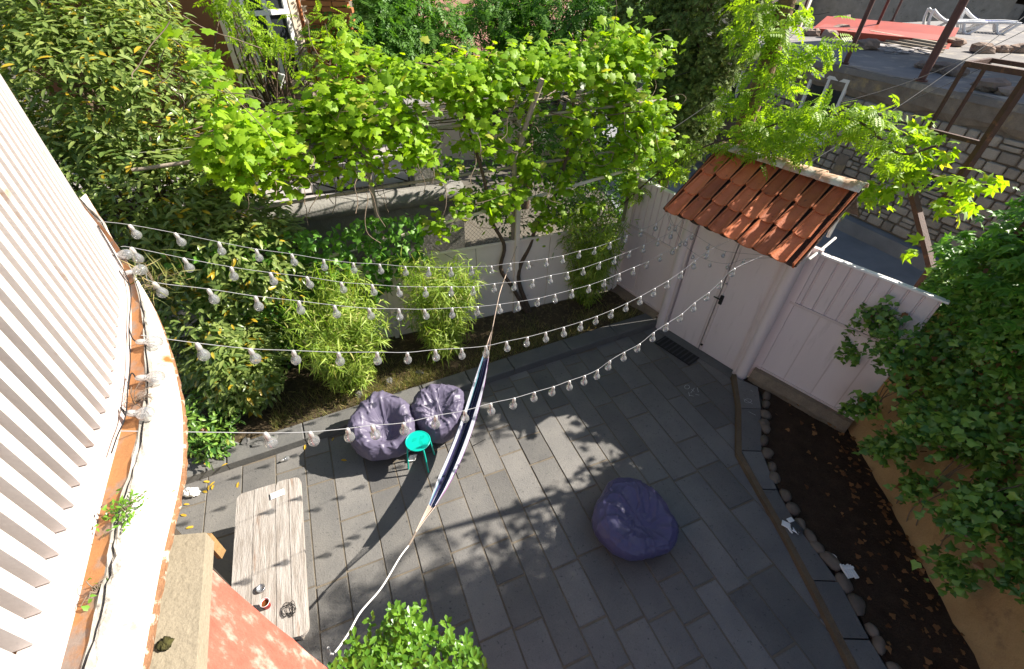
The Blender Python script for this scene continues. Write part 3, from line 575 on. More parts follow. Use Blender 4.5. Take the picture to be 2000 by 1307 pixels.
# ------------------------------------------------------------------ neighbour's terrace and house beyond the fence
ter = thing('terrace', W(-0.3, 0, -2.4), 'raised concrete terrace with a rough rounded edge behind the fence', 'terrace')
TZ = 2.05
build(MB().box(W(-1.6, (TZ - 0.24) / 2, -3.45), (3.2, 2.15, (TZ - 0.24) / 2), WD, WN), 'retaining_wall', mt['concrete'], ter)
build(MB().box(W(-1.6, TZ - 0.05, -3.45), (3.18, 2.14, 0.04), WD, WN), 'floor', mt['terrace'], ter)
m = MB(); vs = []; k = 40; prof = [(1.30, TZ - 0.26), (1.20, TZ - 0.22), (1.17, TZ - 0.1), (1.22, TZ + 0.01), (1.34, TZ + 0.03), (1.50, TZ + 0.02), (1.52, TZ - 0.1)]
for i in range(k + 1):
    s = -4.8 + 6.42 * i / k
    for o, z in prof: vs.append(W(s, z + 0.018 * mnoise.noise(Vector((s * 4, o * 9, 2))), -o + 0.03 * mnoise.noise(Vector((s * 5, z * 9, 0)))))
m.add(vs, [(i * 7 + j, i * 7 + j + 1, (i + 1) * 7 + j + 1, (i + 1) * 7 + j) for i in range(k) for j in range(6)], True); build(m, 'ledge', mt['concrete'], ter)
build(MB().box(W(1.08, 1.3, -1.75), (0.26, 0.22, 2.05), WD, WN, (0, 0, 1), 0.02), 'pillar', mt['concrete'], ter)
build(MB().box(W(-2.15, TZ + 0.15, -1.62), (0.22, 0.2, 0.35), WD, WN, (0, 0, 1), 0.02), 'pillar', mt['concrete'], ter)
rl = thing('terrace_railing', W(-0.4, TZ, -1.5), 'black railing with crossed bars on the concrete terrace edge', 'railing')
r0, r1, zb, zt = -1.55, 0.72, TZ + 0.10, TZ + 0.62
for s in (r0, (r0 + r1) / 2, r1): build(MB().bar(W(s, TZ, -1.5), W(s, zt + 0.02, -1.5), 0.03, 0.03), 'post', mt['black'], rl)
for z in (zb, zt): build(MB().bar(W(r0, z, -1.5), W(r1, z, -1.5), 0.03, 0.03), 'rail', mt['black'], rl)
md = (r0 + r1) / 2
for a, b in ((r0, md), (md, r1)):
    build(MB().bar(W(a, zb, -1.49), W(b, zt, -1.49), 0.02, 0.02), 'crossbar', mt['black'], rl); build(MB().bar(W(a, zt, -1.512), W(b, zb, -1.512), 0.02, 0.02), 'crossbar', mt['black'], rl)

hc = on_plane(480, 205, W0 + WN * 3.4, WN); hc[2] = 0
house = thing('neighbour_house', hc + np.array([0, 1.5, 0]), 'house with cream render, brown end wall and white window behind the vines', 'house')
HU = unit((0.62, 0.78, 0)); HV = np.array([-HU[1], HU[0], 0])          # cream wall runs along HU, its face looks to -HV... the right
def Hh(s, z, o=0.0): return hc + HU * s + np.array([HU[1], -HU[0], 0]) * o + np.array([0, 0, z])
build(MB().box(Hh(1.9, 3.2, -0.12), (1.9, 0.12, 3.2), HU, HV), 'wall', mt['housecream'], house)
BU = unit((-0.93, -0.1, 0)); bc = hc + BU * 1.6
build(MB().box((*(hc + BU * 1.55 + np.array([0, 0.10, 0]))[:2], 3.2), (1.55, 0.1, 3.2), BU, (-BU[1], BU[0], 0)), 'wall', mt['housebrown'], house)
wn = build(MB().box(Hh(0.78, 4.0, 0.012), (0.34, 0.012, 0.85), HU, HV), 'window', mt['winglass'], house)
for s in (0.42, 0.78, 1.14): build(MB().box(Hh(s, 4.0, 0.04), (0.035, 0.03, 0.9), HU, HV), 'window_frame', mt['white'], wn)
for z in (3.12, 4.35, 4.88): build(MB().box(Hh(0.78, z, 0.045), (0.40, 0.03, 0.035), HU, HV), 'window_frame', mt['white'], wn)
build(MB().box(Hh(0.78, 3.05, 0.09), (0.46, 0.10, 0.025), HU, HV), 'sill', mt['white'], wn)
build(MB().tube([Hh(1.35, 2.1, 0.12), Hh(1.35, 5.4, 0.12)], 0.035, 8), 'drainpipe', mt['brick'], house)
bp = thing('brick_pillar', onw(655, 105, 3.2) * np.array([1, 1, 0]), 'pillar of orange bricks on the terrace beside the white window', 'pillar')
bo = np.array(bp.location); build(MB().box((bo[0], bo[1] + 0.2, 3.9), (0.31, 0.19, 1.9)), 'mortar_core', mt['wallmortar'], bp)
BR = MB().box((0, 0, 0), (0.118, 0.055, 0.034), bev=0.004).mesh('brick'); BR.materials.append(mt['brick'])
for r in range(30):
    z = 2.95 + r * 0.078
    for k in range(3):
        x = -0.255 + k * 0.25 + (0.06 if r % 2 else -0.0); place(BR, 'brick', bp, (bo[0] + x, bo[1] + 0.005 + rng.uniform(-.003, .003), z), (1, 0, 0), (0, 1, 0), (0, 0, 1))
tb = thing('terrace_table', W(-0.75, TZ, -3.0), 'grey table on the terrace under the white window', 'table')
tc = onw(590, 195, 2.7)
tb.location = (tc[0], tc[1], TZ)
build(MB().box((tc[0], tc[1], tc[2] - 0.02), (0.62, 0.34, 0.02), WD, WN, (0, 0, 1), 0.005), 'table_top', mt['concrete'], tb)
for a in (-0.55, 0.55):
    for b in (-0.28, 0.28): q = tc + WD * a + WN * b; build(MB().bar((q[0], q[1], TZ - 0.01), (q[0], q[1], tc[2] - 0.03), 0.05, 0.05), 'leg', mt['rust'], tb)
def cushion(c, r, seed, wr=0.1, n=40, k=24, flat=0.55):
    m = MB(); vs = []
    for j in range(k + 1):
        th = math.pi * j / k
        for i in range(n):
            ph = 2 * math.pi * i / n; d = Vector((math.sin(th) * math.cos(ph), math.sin(th) * math.sin(ph), math.cos(th)))
            q = 1 + wr * mnoise.noise(Vector((d.x * 2.2 + seed, d.y * 5, d.z * 2))) + 0.5 * wr * mnoise.noise(d * 7)
            vs.append((c[0] + d.x * r[0] * q, c[1] + d.y * r[1] * q, c[2] + d.z * r[2] * q))
    return m.add(vs, [(j * n + i, (j + 1) * n + i, (j + 1) * n + (i + 1) % n, j * n + (i + 1) % n) for j in range(k) for i in range(n)], True)
build(cushion(tc + np.array([0.0, 0.0, 0.13]), (0.28, 0.2, 0.15), 3, 0.22), 'cushion', mt['taupe'], label='crumpled taupe cushion lying on the terrace table', cat='cushion')
build(MB().tube([tc + np.array([-0.42, 0.1, 0.02]), tc + np.array([-0.30, 0.16, 0.34])], 0.07, 14), 'cloth_roll', mt['paper'], label='upright beige roll beside the taupe cushion', cat='roll')
build(MB().lathe([(0.001, 0), (0.035, 0), (0.037, 0.1), (0.03, 0.14), (0.013, 0.17), (0.013, 0.19), (0.001, 0.19)], 12, tc + np.array([0.36, -0.1, 0.001])), 'plastic_bottle', mt['glass'], label='clear plastic bottle on the terrace table', cat='bottle')
# far houses, roofs and the wood behind the vines
def simple_house(name, c, u, hw, hd_, z1, zr, mw, mr, label, win=3):
    u = unit(u); v = np.array([-u[1], u[0], 0]); c = np.array([*c, 0.0]); h = thing(name, c, label, 'house')
    build(MB().box(c + np.array([0, 0, z1 / 2 - 0.03]), (hw, hd_, z1 / 2 + 0.03), u, v), 'wall', mw, h)
    a = [c + u * i * (hw + 0.25) + v * j * (hd_ + 0.25) + np.array([0, 0, z1]) for i, j in ((-1, -1), (1, -1), (1, 1), (-1, 1))]; b = [c + u * i * (hw + 0.25) + np.array([0, 0, zr]) for i in (-1, 1)]
    build(MB().add(a + b, [(0, 1, 5, 4), (2, 3, 4, 5), (1, 2, 5), (3, 0, 4), (3, 2, 1, 0)]), 'roof', mr, h)
    for i in range(win):
        s = hw * (-0.7 + 1.4 * i / max(1, win - 1)); w = build(MB().box(c + u * s - v * (hd_ + 0.02) + np.array([0, 0, z1 * 0.62]), (0.45, 0.03, 0.62), u, v), 'window', mt['winglass'], h)
        build(MB().box(c + u * s - v * (hd_ + 0.05) + np.array([0, 0, z1 * 0.62]), (0.03, 0.02, 0.62), u, v).box(c + u * s - v * (hd_ + 0.06) + np.array([0, 0, z1 * 0.62 - 0.66]), (0.55, 0.06, 0.04), u, v), 'window_frame', mt['white'], w)
    return h
simple_house('tiled_house', (-1.3, 17.5), (1, 0.15, 0), 3.2, 2.5, 2.4, 4.3, mt['housecream'], mt['pinkroof'], 'low house with faded pink tiled roof behind the leafy trees')
simple_house('pale_house', (6.5, 31), (1, -0.2, 0), 4.5, 3, 3.6, 4.3, mt['housecream'], mt['roofdust'], 'pale flat-roofed house far behind the cypress')

# ------------------------------------------------------------------ stone house across the street
SU = unit((0.43, -0.903, 0)); SNn = np.array([-SU[1] * -1, 0, 0]); SNn = unit((-0.903, -0.43, 0)); S0 = np.array([8.73, 10.2, 0])
def S(s, z, out=0.0): return S0 + SU * s + SNn * out + np.array([0, 0, z])
def spx(x, y, out=0.0): p = on_plane(x, y, S0 + SNn * out, SNn); return (p - S0) @ SU, p[2]
sh = thing('stone_house', S0, 'old grey tuff stone house across the street with rubble on its flat roof', 'house')
RZ = 3.2
build(MB().box(S(-1.5, RZ / 2 - 0.1, -8.03), (6.4, 8.0, RZ / 2 + 0.08), SU, SNn), 'wall', mt['wallmortar'], sh)
rf = build(MB().box(S(-1.5, RZ + 0.03, -8.0), (6.5, 8.1, 0.06), SU, SNn), 'roof', mt['roofdust'], sh)
m = MB(); vs = []; k = 70
for i in range(k + 1):
    s = -7.9 + 12.8 * i / k
    for z, o in ((RZ + 0.1, -0.12), (RZ + 0.1, 0.06), (RZ - 0.05, 0.075), (RZ - 0.30, 0.065), (RZ - 0.42 - 0.12 * mnoise.noise(Vector((s * 1.7, 0, 0))), 0.0)):
        vs.append(S(s, z + 0.03 * mnoise.noise(Vector((s * 3, z * 5, 0))), o + 0.03 * mnoise.noise(Vector((s * 4, z * 4, 9)))))
m.add(vs, [(i * 5 + j, i * 5 + j + 1, (i + 1) * 5 + j + 1, (i + 1) * 5 + j) for i in range(k) for j in range(4)]); build(m, 'cornice', mt['render'], rf)
wins = []
for x0, y0, x1, y1 in ((1592, 143, 1606, 270), (1418, 88, 1440, 180)):
    s0, z0 = spx(x0, y0); s1, z1 = spx(x1, y1); wins.append((s0, s0 + 0.95, z0 - 1.35, z0))
for (a, b, zb, zt) in wins:
    w = build(MB().box(S((a + b) / 2, (zb + zt) / 2, -0.05 + 0.055), ((b - a) / 2, 0.004, (zt - zb) / 2), SU, SNn), 'window', mt['winglass'], sh)
    for s in (a, (a + b) / 2, b): build(MB().box(S(s, (zb + zt) / 2, 0.04), (0.035, 0.03, (zt - zb) / 2 + 0.035), SU, SNn), 'window_frame', mt['white'], w)
    for z in (zb, zt): build(MB().box(S((a + b) / 2, z, 0.045), ((b - a) / 2 + 0.04, 0.03, 0.035), SU, SNn), 'window_frame', mt['white'], w)
    build(MB().box(S((a + b) / 2, zb - 0.06, 0.09), ((b - a) / 2 + 0.08, 0.09, 0.025), SU, SNn), 'sill', mt['white'], w)
def stone_mesh(seed):
    m = MB(); r = random.Random(seed); vs = []; fs = []
    k = 8; ring = [(math.copysign(abs(math.cos(t)) ** 0.3, math.cos(t)), math.copysign(abs(math.sin(t)) ** 0.3, math.sin(t))) for t in [2 * math.pi * (i + 0.5) / k for i in range(k)]]
    ring = [(x * r.uniform(0.93, 1.02), y * r.uniform(0.92, 1.02)) for x, y in ring]
    for q, z in ((1.0, -1.0), (1.0, 0.35), (0.84, 1.0)): vs += [(x * q, y * q, z + r.uniform(-.12, .12) * (z > 0)) for x, y in ring]
    vs.append((0, 0, 1.12)); fs += [(j * k + i, j * k + (i + 1) % k, (j + 1) * k + (i + 1) % k, (j + 1) * k + i) for j in range(2) for i in range(k)] + [(2 * k + i, 2 * k + (i + 1) % k, 3 * k) for i in range(k)]
    m.add(vs, fs); me = m.mesh('stone'); me.materials.append(mt['stone']); return me
STN = [stone_mesh(i) for i in range(7)]
z = 0.34; cnt = 0
while z < RZ - 0.5:
    hgt = rng.uniform(0.15, 0.21); s = -4.2 + rng.random() * 0.2
    while s < 2.4:
        w = rng.uniform(0.15, 0.38); c = s + w / 2; zc = z + hgt / 2
        s += w + 0.018
        if any(a - 0.14 < c < b + 0.14 and zb - 0.1 < zc < zt + 0.12 for a, b, zb, zt in wins) or cnt >= 299: continue
        if s < -3.4 and zc < 1.3: continue
        sp = rng.random()
        if sp < 0.14:
            for dz in (-0.25, 0.25): place(STN[cnt % 7], 'stone', sh, S(c, zc + dz * hgt, 0.0), SU, (0, 0, 1), SNn, (w / 2, hgt / 4 - 0.006, 0.035)); cnt += 1
        else:
            place(STN[cnt % 7], 'stone', sh, S(c, zc, 0.0), SU, (0, 0, 1), SNn, (w / 2, hgt / 2, rng.uniform(0.03, 0.05))); cnt += 1
    z += hgt + 0.016
build(MB().box(S(-2.2, 0.14, 0.10), (6, 0.16, 0.16), SU, SNn), 'footing', mt['street'], sh)
build(MB().box(S(-1.48, 1.15, 0.045), (0.13, 0.02, 0.42), SU, SNn), 'render_patch', mt['render'], sh)
ps, pz = spx(1812, 353, 0.1)
pl = build(MB().box(S(ps, pz, 0.07), (0.13, 0.012, 0.10), SU, SNn, (0, 0, 1), 0.004), 'house_number', mt['plaque'], label='navy enamel house number plate reading 52 on the stone wall', cat='number plate')
cu = bpy.data.curves.new('digits', 'FONT'); cu.body = '52'; cu.size = 0.19; cu.align_x = 'CENTER'; cu.align_y = 'CENTER'; cu.extrude = 0.003
ct = bpy.data.objects.new('digits', cu); link(ct); dg = bpy.context.evaluated_depsgraph_get(); tm = bpy.data.meshes.new_from_object(ct.evaluated_get(dg)); bpy.data.objects.remove(ct)
tm.materials.clear(); tm.materials.append(mt['paper']); dgo = place(tm, 'digits', pl, S(ps, pz, 0.086), SU, (0, 0, 1), SNn)
# on the roof: pipes, stones, boards, loungers, shed
def roofpt(x, y): return gz(x, y, RZ + 0.09)
for i, (x, y, l) in enumerate(((1650, 126, 'maroon steel pipe standing above the stone house window'), (1797, 160, 'thick maroon steel pipe at the middle of the stone house roof edge'), (1428, 58, 'maroon pipe on the roof corner behind the cypress'), (1706, 66, 'thin maroon pipe in the middle of the dusty roof'), (1742, 42, 'thin maroon pipe near the red roof'), (1562, 42, 'thin maroon pipe behind the vine-covered trunk'))):
    p = roofpt(x, y); r = (0.05, 0.075, 0.055, 0.045, 0.045, 0.04)[i]
    m = MB().tube([p - np.array([0, 0, 0.02]), p + np.array([0, 0, 2.4])], r, 12).tube([p - np.array([0, 0, 0.0]), p + np.array([0, 0, 0.05])], r * 1.7, 12)
    build(m, 'steel_pipe', mt['pipe'], label=l, cat='pipe', group='steel pipes on the stone house roof')
cnp = thing('roof_canopy', S(-0.5, RZ + 0.06, -5.0), 'corrugated sheet canopy above the stone house roof, out of the picture', 'canopy')
build(corrugated(S(-5.0, 0, -4.9), S(4.2, 0, -4.9), 0, 0.001, SNn, 0.3, 0.03), 'ridge_flashing', mt['grayshed'], cnp).location.z += 2.44
build(MB().box(S(-0.4, 5.66, -4.9), (4.6, 2.1, 0.015), SU, SNn), 'sheet', mt['grayshed'], cnp)
for q in (-4.6, -0.4, 3.9): build(MB().bar(S(q, 5.6, -7.0), S(q, 5.6, 0.1), 0.06, 0.08), 'rafter', mt['pipe'], cnp)
def rock(c, r, seed, name='rock', label=None, group='rocks holding down the stone house roof', m=None):
    mb = MB(); n, k = 9, 6; vs = []
    for j in range(k + 1):
        th = math.pi * j / k
        for i in range(n):
            ph = 2 * math.pi * i / n; d = Vector((math.sin(th) * math.cos(ph), math.sin(th) * math.sin(ph), math.cos(th)))
            q = 1 + 0.5 * mnoise.noise(d * 1.6 + Vector((seed * 5.3, 1, 2))); a = max(abs(d.x), abs(d.y), abs(d.z)); q *= (0.62 + 0.38 / max(a, 0.6) * 0.8)
            vs.append((c[0] + d.x * r[0] * q, c[1] + d.y * r[1] * q, c[2] + d.z * r[2] * q))
    mb.add(vs, [(j * n + i, (j + 1) * n + i, (j + 1) * n + (i + 1) % n, j * n + (i + 1) % n) for j in range(k) for i in range(n)])
    return build(mb, name, m or mt['rock'], label=label, cat='rock', group=group)
rocks = [(1583, 70, .28, 'small dark rock lying alone on the roof left of the pipes'), (1618, 74, .3, 'reddish rock in the heap left of the first pipe'), (1640, 66, .34, 'largest reddish rock of the heap by the first pipe'), (1655, 72, .28, 'rock of the heap touching the first pipe'),
         (1690, 96, .34, 'rock in front of the plank stack, near the first pipe'), (1640, 48, .42, 'long flat stone at the back of the roof'), (1778, 60, .26, 'upright sandy stone behind the plank stack'), (1824, 72, .36, 'dark block at the right end of the plank stack'),
         (1810, 92, .2, 'small dark rock in front of the plank stack'), (1862, 90, .32, 'brown block behind the thick pipe'), (1915, 103, .34, 'wide brown block in the right-hand row of rocks'), (1953, 102, .24, 'round brown rock in the right-hand row'),
         (1990, 103, .3, 'brown rock at the right end of the row'), (1800, 133, .2, 'pinkish rock left of the thick pipe foot'), (1840, 142, .3, 'pink tuff rock right of the thick pipe foot'), (1862, 148, .26, 'second pink tuff rock right of the thick pipe foot'), (1930, 178, .34, 'large pale pink rock by the roof edge inside the rusty frame'), (1965, 186, .22, 'grey flat stone beside the pale pink rock')]
for i, (x, y, r, l) in enumerate(rocks):
    p = roofpt(x, y); rock(p + np.array([0, 0, r * 0.30]), (r, r * 0.7, r * 0.45), i, label=l)
pa, pb = roofpt(1690, 78), roofpt(1838, 104); st = thing('plank_stack', (pa + pb) / 2, 'stack of old boards lying across the dusty roof', 'planks')
for i in range(4): o = np.array([0.12 * i, 0.16 * i, 0.055 * i + 0.01]); build(MB().bar(pa + o, pb + o * 0.9 + np.array([0, 0, 0.001]), 0.18, 0.045), 'plank', mt['oldwood'], st)
m = MB(); 
for i in range(34):
    p = roofpt(rng.uniform(1715, 1850), rng.uniform(84, 106)); a = rng.random() * 3.1; m.box(p + np.array([0, 0, 0.012 + 0.012 * (i % 5)]), (rng.uniform(.05, .22), rng.uniform(.03, .09), 0.005), (math.cos(a), math.sin(a), 0.03), (-math.sin(a), math.cos(a), 0.0), (0, 0, 1))
build(m, 'broken_sheets', mt['terrace'], label='broken grey sheet pieces scattered in front of the planks', cat='debris', kind='stuff')
def lounger(p, ang, label, cloth):
    u = np.array([math.cos(ang), math.sin(ang), 0]); v = np.array([-u[1], u[0], 0]); t = thing('sun_lounger', p, label, 'sun lounger', 'white sun loungers on the roof')
    p = np.array(p) + np.array([0, 0, 0.0])
    def q(a, b, z): return p + u * a + v * b + np.array([0, 0, z])
    for b in (-0.3, 0.3):
        build(MB().tube(smoothpath([q(-0.75, b, 0.62), q(-0.45, b, 0.42), q(-0.1, b, 0.30), q(0.5, b, 0.33), q(0.95, b, 0.33)], 4), 0.045, 8), 'side_rail', mt['white'], t)
        build(MB().tube(smoothpath([q(-0.75, b, 0.62), q(-0.72, b, 0.3), q(-0.55, b, 0.02), q(-0.2, b, 0.12), q(0.05, b, 0.30)], 4), 0.045, 8), 'leg', mt['white'], t)
        build(MB().tube(smoothpath([q(0.3, b, 0.32), q(0.45, b, 0.05), q(0.62, b, 0.02), q(0.9, b, 0.31)], 4), 0.045, 8), 'leg', mt['white'], t)
    for i in range(11):
        a = -0.15 + i * 0.1; build(MB().bar(q(a, -0.29, 0.325), q(a, 0.29, 0.325), 0.07, 0.02), 'slat', cloth if i > 1 else mt['white'], t)
    build(MB().bar(q(-0.74, 0, 0.61), q(-0.16, 0, 0.34), 0.56, 0.02), 'backrest', cloth, t)
lounger(roofpt(1846, 62), -0.35, 'plain white plastic sun lounger behind the thick pipe', mt['white'])
lounger(roofpt(1912, 62), -0.55, 'white sun lounger with a blue cloth over its back', mt['bluecloth'])
shd = thing('roof_shed', gz(2010, 10, RZ + 0.09), 'dark ramshackle shed of beams at the far right of the roof', 'shed')
so = np.array(shd.location); so[2] = RZ + 0.09
for i in range(7):
    a = so + np.array([-1.6 + 0.2 * i, 1.5 - 0.9 * i, 0]); build(MB().bar(a, a + np.array([0, 0, 1.5]), 0.08, 0.08), 'post', mt['grayshed'], shd)
for j in range(5):
    a = so + np.array([-1.7 + 0.25 * j, 1.9, 1.35 + 0.08 * j]); build(MB().bar(a, a + np.array([1.5, -6.5, -0.05]), 0.14, 0.06), 'beam', mt['grayshed'], shd)
build(MB().box(so + np.array([1.6, 0.6, 0.62]), (1.8, 3.4, 0.6), (1, -0.25, 0), (0.25, 1, 0)), 'wall', mt['grayshed'], shd)
build(MB().box(so + np.array([0.6, -0.4, 1.62]), (2.8, 4.2, 0.03), (1, -0.25, 0.02), (0.25, 1, 0)), 'cover', mt['grayshed'], shd)
c = hd(1735, 30, 21); rr = thing('red_roofed_building', (c[0], c[1], 0), 'building with bright red sheet roof beyond the stone house', 'house')
u = unit((0.8, -0.62, 0)); v = np.array([-u[1], u[0], 0])
build(MB().box((c[0], c[1], 1.9), (1.7, 1.2, 1.58), u, v), 'wall', mt['redroof'], rr)
a = np.array([c[0], c[1], 0]); build(MB().add([a - u * 1.9 - v * 1.4 + np.array([0, 0, 3.25]), a + u * 1.9 - v * 1.4 + np.array([0, 0, 3.25]), a + u * 1.9 + v * 1.4 + np.array([0, 0, 3.62]), a - u * 1.9 + v * 1.4 + np.array([0, 0, 3.62]), a - u * 1.9 + v * 1.4 + np.array([0, 0, 3.25]), a + u * 1.9 + v * 1.4 + np.array([0, 0, 3.25])], [(0, 1, 2, 3), (0, 3, 4), (1, 5, 2), (3, 2, 5, 4)]), 'roof', mt['redroof'], rr)
simple_house('white_block', (24, 38), (0.9, -0.5, 0), 6, 4, 4.0, 4.4, mt['concrete'], mt['roofdust'], 'grey block of flats far off at the top right', 0)
simple_house('cream_block', (15.5, 37), (0.9, -0.5, 0), 3, 3, 3.9, 4.2, mt['housecream'], mt['roofdust'], 'pale cream building beyond the roof corner', 3)
simple_house('grey_block', (40, 44), (0.7, -0.7, 0), 12, 5, 3.8, 4.3, mt['concrete'], mt['roofdust'], 'long grey building on the horizon at the far right', 5)
# overhead wires
wires = [((1560, 330, 8), (2030, 10, 12)), ((1300, 260, 9), (1580, 40, 12)), ((1310, 150, 9.5), (1575, 35, 12)), ((1640, 200, 9), (2030, 45, 11)), ((1600, 260, 9), (2030, 75, 11)), ((1500, 0, 12), (1620, 24, 12))]
for i, (a, b) in enumerate(wires):
    A, B = hd(*a), hd(*b); pts = [A + (B - A) * t - np.array([0, 0, 0.5 * t * (1 - t)]) for t in np.linspace(0, 1, 10)]
    build(MB().tube(pts, 0.006 if i < 3 else 0.005, 5), 'overhead_wire', mt['wire'], label=('black wire rising from the gate roof to the top right corner', 'lower dark wire from the cypress to the vine-wrapped trunk', 'upper dark wire from the cypress to the vine-wrapped trunk', 'thin wire crossing in front of the stone house window', 'lowest thin wire crossing the stone house front', 'short wire at the top edge beside the vine-wrapped trunk')[i], cat='wire', group='overhead wires')

# ------------------------------------------------------------------ rusty steel frame by the ivy
A0 = np.array([5.55, 6.60, 3.0]); B0 = np.array([5.88, 6.05, 3.0]); T_ = np.array([0, 0, 1.3]); Dp = np.array([0.55, 0.33, 0])
fr = thing('steel_gantry', (5.47, 5.19, 0), 'rusty angle-iron frame standing above the fence corner and ivy', 'frame')
def bar(a, b, w=0.055, n='bar'): build(MB().bar(a, b, w, w), n, mt['rust'], fr)
bar(A0, A0 + T_, 0.035, 'upright'); bar(B0 - np.array([0, 0, 0.3]), B0 + T_, 0.075, 'upright'); bar(A0 + T_, B0 + T_, 0.06, 'top_bar'); bar(A0 + T_ * 0.4, B0 + T_ * 0.4, 0.05, 'cross_bar'); bar(A0, B0, 0.055, 'cross_bar')
bar(A0 + T_, A0 + T_ + Dp, 0.05, 'top_bar'); bar(B0 + T_, B0 + T_ + Dp, 0.05, 'top_bar'); bar(A0 + T_ + Dp, B0 + T_ + Dp, 0.05, 'top_bar'); bar(A0 + Dp, A0 + Dp + T_, 0.035, 'upright'); bar(A0, A0 + Dp, 0.05, 'cross_bar')
bar(A0 + np.array([0, 0, 0.02]), (5.47, 5.19, 2.2), 0.075, 'strut'); bar((5.47, 5.19, -0.02), (5.47, 5.19, 2.2), 0.075, 'strut')
tr = thing('trellis', (5.6, 4.2, 0), 'rusty steel trellis posts above the ivy wall outside the picture', 'trellis')
for p in ((5.05, 4.22), (5.45, 4.34), (6.1, 4.6)): build(MB().bar((*p, 2.4), (*p, 4.75), 0.05, 0.05), 'post', mt['rust'], tr)
build(MB().bar((4.95, 4.18, 4.62), (6.3, 4.67, 4.62), 0.05, 0.05), 'rail', mt['rust'], tr); build(MB().bar((5.05, 4.22, 4.0), (6.1, 4.6, 4.6), 0.04, 0.04), 'brace', mt['rust'], tr)
build(MB().bar((4.95, 4.18, 3.5), (6.3, 4.67, 3.5), 0.045, 0.045), 'rail', mt['rust'], tr)

# ------------------------------------------------------------------ ochre retaining wall with ivy
wallp = [(5.08, 4.9), (5.02, 4.4), (4.93, 3.4), (4.83, 2.4), (4.75, 1.6), (4.66, 0.8), (4.50, -0.8)]
wp = smoothpath([np.array([x, y, 0.0]) for x, y in wallp], 6)
m = MB(); vs = []; zs = [-0.04, 0.06, 0.16, 0.4, 0.7, 1.1, 1.6, 2.2, 2.8, 2.9]
for p in wp:
    for k, z in enumerate(zs):
        o = (0.10 if z < 0.1 else 0.05 if z < 0.3 else 0.0) + 0.05 * mnoise.noise(Vector((p[1] * 1.8, z * 2.2, 5))) + 0.02 * mnoise.noise(Vector((p[1] * 7, z * 7, 5)))
        vs.append((p[0] - o + z * 0.10, p[1], z * min(1, (1.7 + max(0, 4.9 - p[1]) * 1.4) / 2.9) if z > 0.5 else z))
    vs.append((p[0] + 0.75, p[1], 2.9 * min(1, (1.7 + max(0, 4.9 - p[1]) * 1.4) / 2.9))); vs.append((p[0] + 0.75, p[1], -0.04))
nz_ = len(zs) + 2
m.add(vs, [(i * nz_ + j, i * nz_ + j + 1, (i + 1) * nz_ + j + 1, (i + 1) * nz_ + j) for i in range(len(wp) - 1) for j in range(nz_ - 1)], True)
build(m, 'retaining_wall', mt['ochre'], label='rough ochre rendered retaining wall along the soil bed, half hidden by ivy', cat='wall')
def wall_at(y, z): p = at_y(wp, y); return np.array([p[0] + z * 0.10, y, z])
ivy = thing('ivy', (4.8, 2.2, 0.05), 'dark ivy curtain covering the ochre wall at the right', 'ivy')
crp = thing('creeper', (4.95, 3.9, 0.05), 'bright five-leaved creeper spilling over the top of the ivy wall', 'creeper')
def ivy_pts(n, zlo, zhi, ylo=-0.6, yhi=4.9):
    P = []
    while len(P) < n:
        y = rng.uniform(ylo, yhi); z = rng.uniform(zlo, zhi); low = 1.0 + 0.4 * mnoise.noise(Vector((y * 1.1, 3, 0))) + 0.25 * mnoise.noise(Vector((y * 3, 7, 0))) + (0.5 if y > 4.2 else 0)
        if z < low or z > 2.35 + max(0, 4.9 - y) * 2.0: continue
        b = 0.06 + 0.42 * max(0, 0.30 + 0.7 * mnoise.noise(Vector((y * 1.9, z * 1.9, 1)))) + 0.05 * max(0, z - 1.2)
        p = wall_at(y, z); P.append(p + np.array([-b * (rng.random() ** 0.5) - 0.02, 0, 0]))
    return np.array(P)
P = ivy_pts(15000, 0.5, 3.3)
spill = []
for x, y, xx, r, n in ((1680, 640, 4.62, .17, 120), (1725, 615, 4.62, .2, 150), (1665, 690, 4.6, .12, 60), (1755, 680, 4.5, .25, 220), (1690, 790, 4.55, .13, 70), (1655, 800, 4.55, .08, 30), (1740, 870, 4.5, .18, 120), (1790, 950, 4.5, .14, 80), (1865, 1120, 4.5, .16, 90), (1830, 830, 4.45, .28, 240), (1900, 1010, 4.4, .25, 200), (1700, 870, 4.6, .08, 30)):
    c = on_plane(x, y, np.array([xx, 0, 0]), np.array([1.0, 0, 0])); spill.append(c + nrng.normal(size=(n, 3)) * r * 0.55)
spill = [np.repeat(q, 2, 0) + nrng.normal(size=(len(q) * 2, 3)) * 0.03 for q in spill]
P = np.concatenate([P] + spill); out = np.tile(np.array([-0.9, -0.15, 0.35]), (len(P), 1))
foliage(ivy, IVY, P, orient(len(P), 0.5, out * 0.7, 1.0, 0.7), 0.04 + 0.065 * nrng.random(len(P)) ** 1.4, mt['ivy'], 300)
P = ivy_pts(1500, 2.2, 3.5, 1.2, 4.9); P2 = np.array([(5.1 + rng.uniform(-.4, .9), rng.uniform(1.5, 4.9), rng.uniform(2.7, 4.15)) for _ in range(3200)]); P2 = np.array([p for p in P2 if p[2] < 2.45 + max(0, 4.85 - p[1]) * 2.2]); P = np.concatenate([P, P2]); out = np.tile(np.array([-0.6, -0.2, 0.5]), (len(P), 1))
foliage(crp, CREEP, P, orient(len(P), 0.6, out, 0.7, 0.6), 0.08 + 0.08 * nrng.random(len(P)), mt['creeper'], 300)
m = MB()
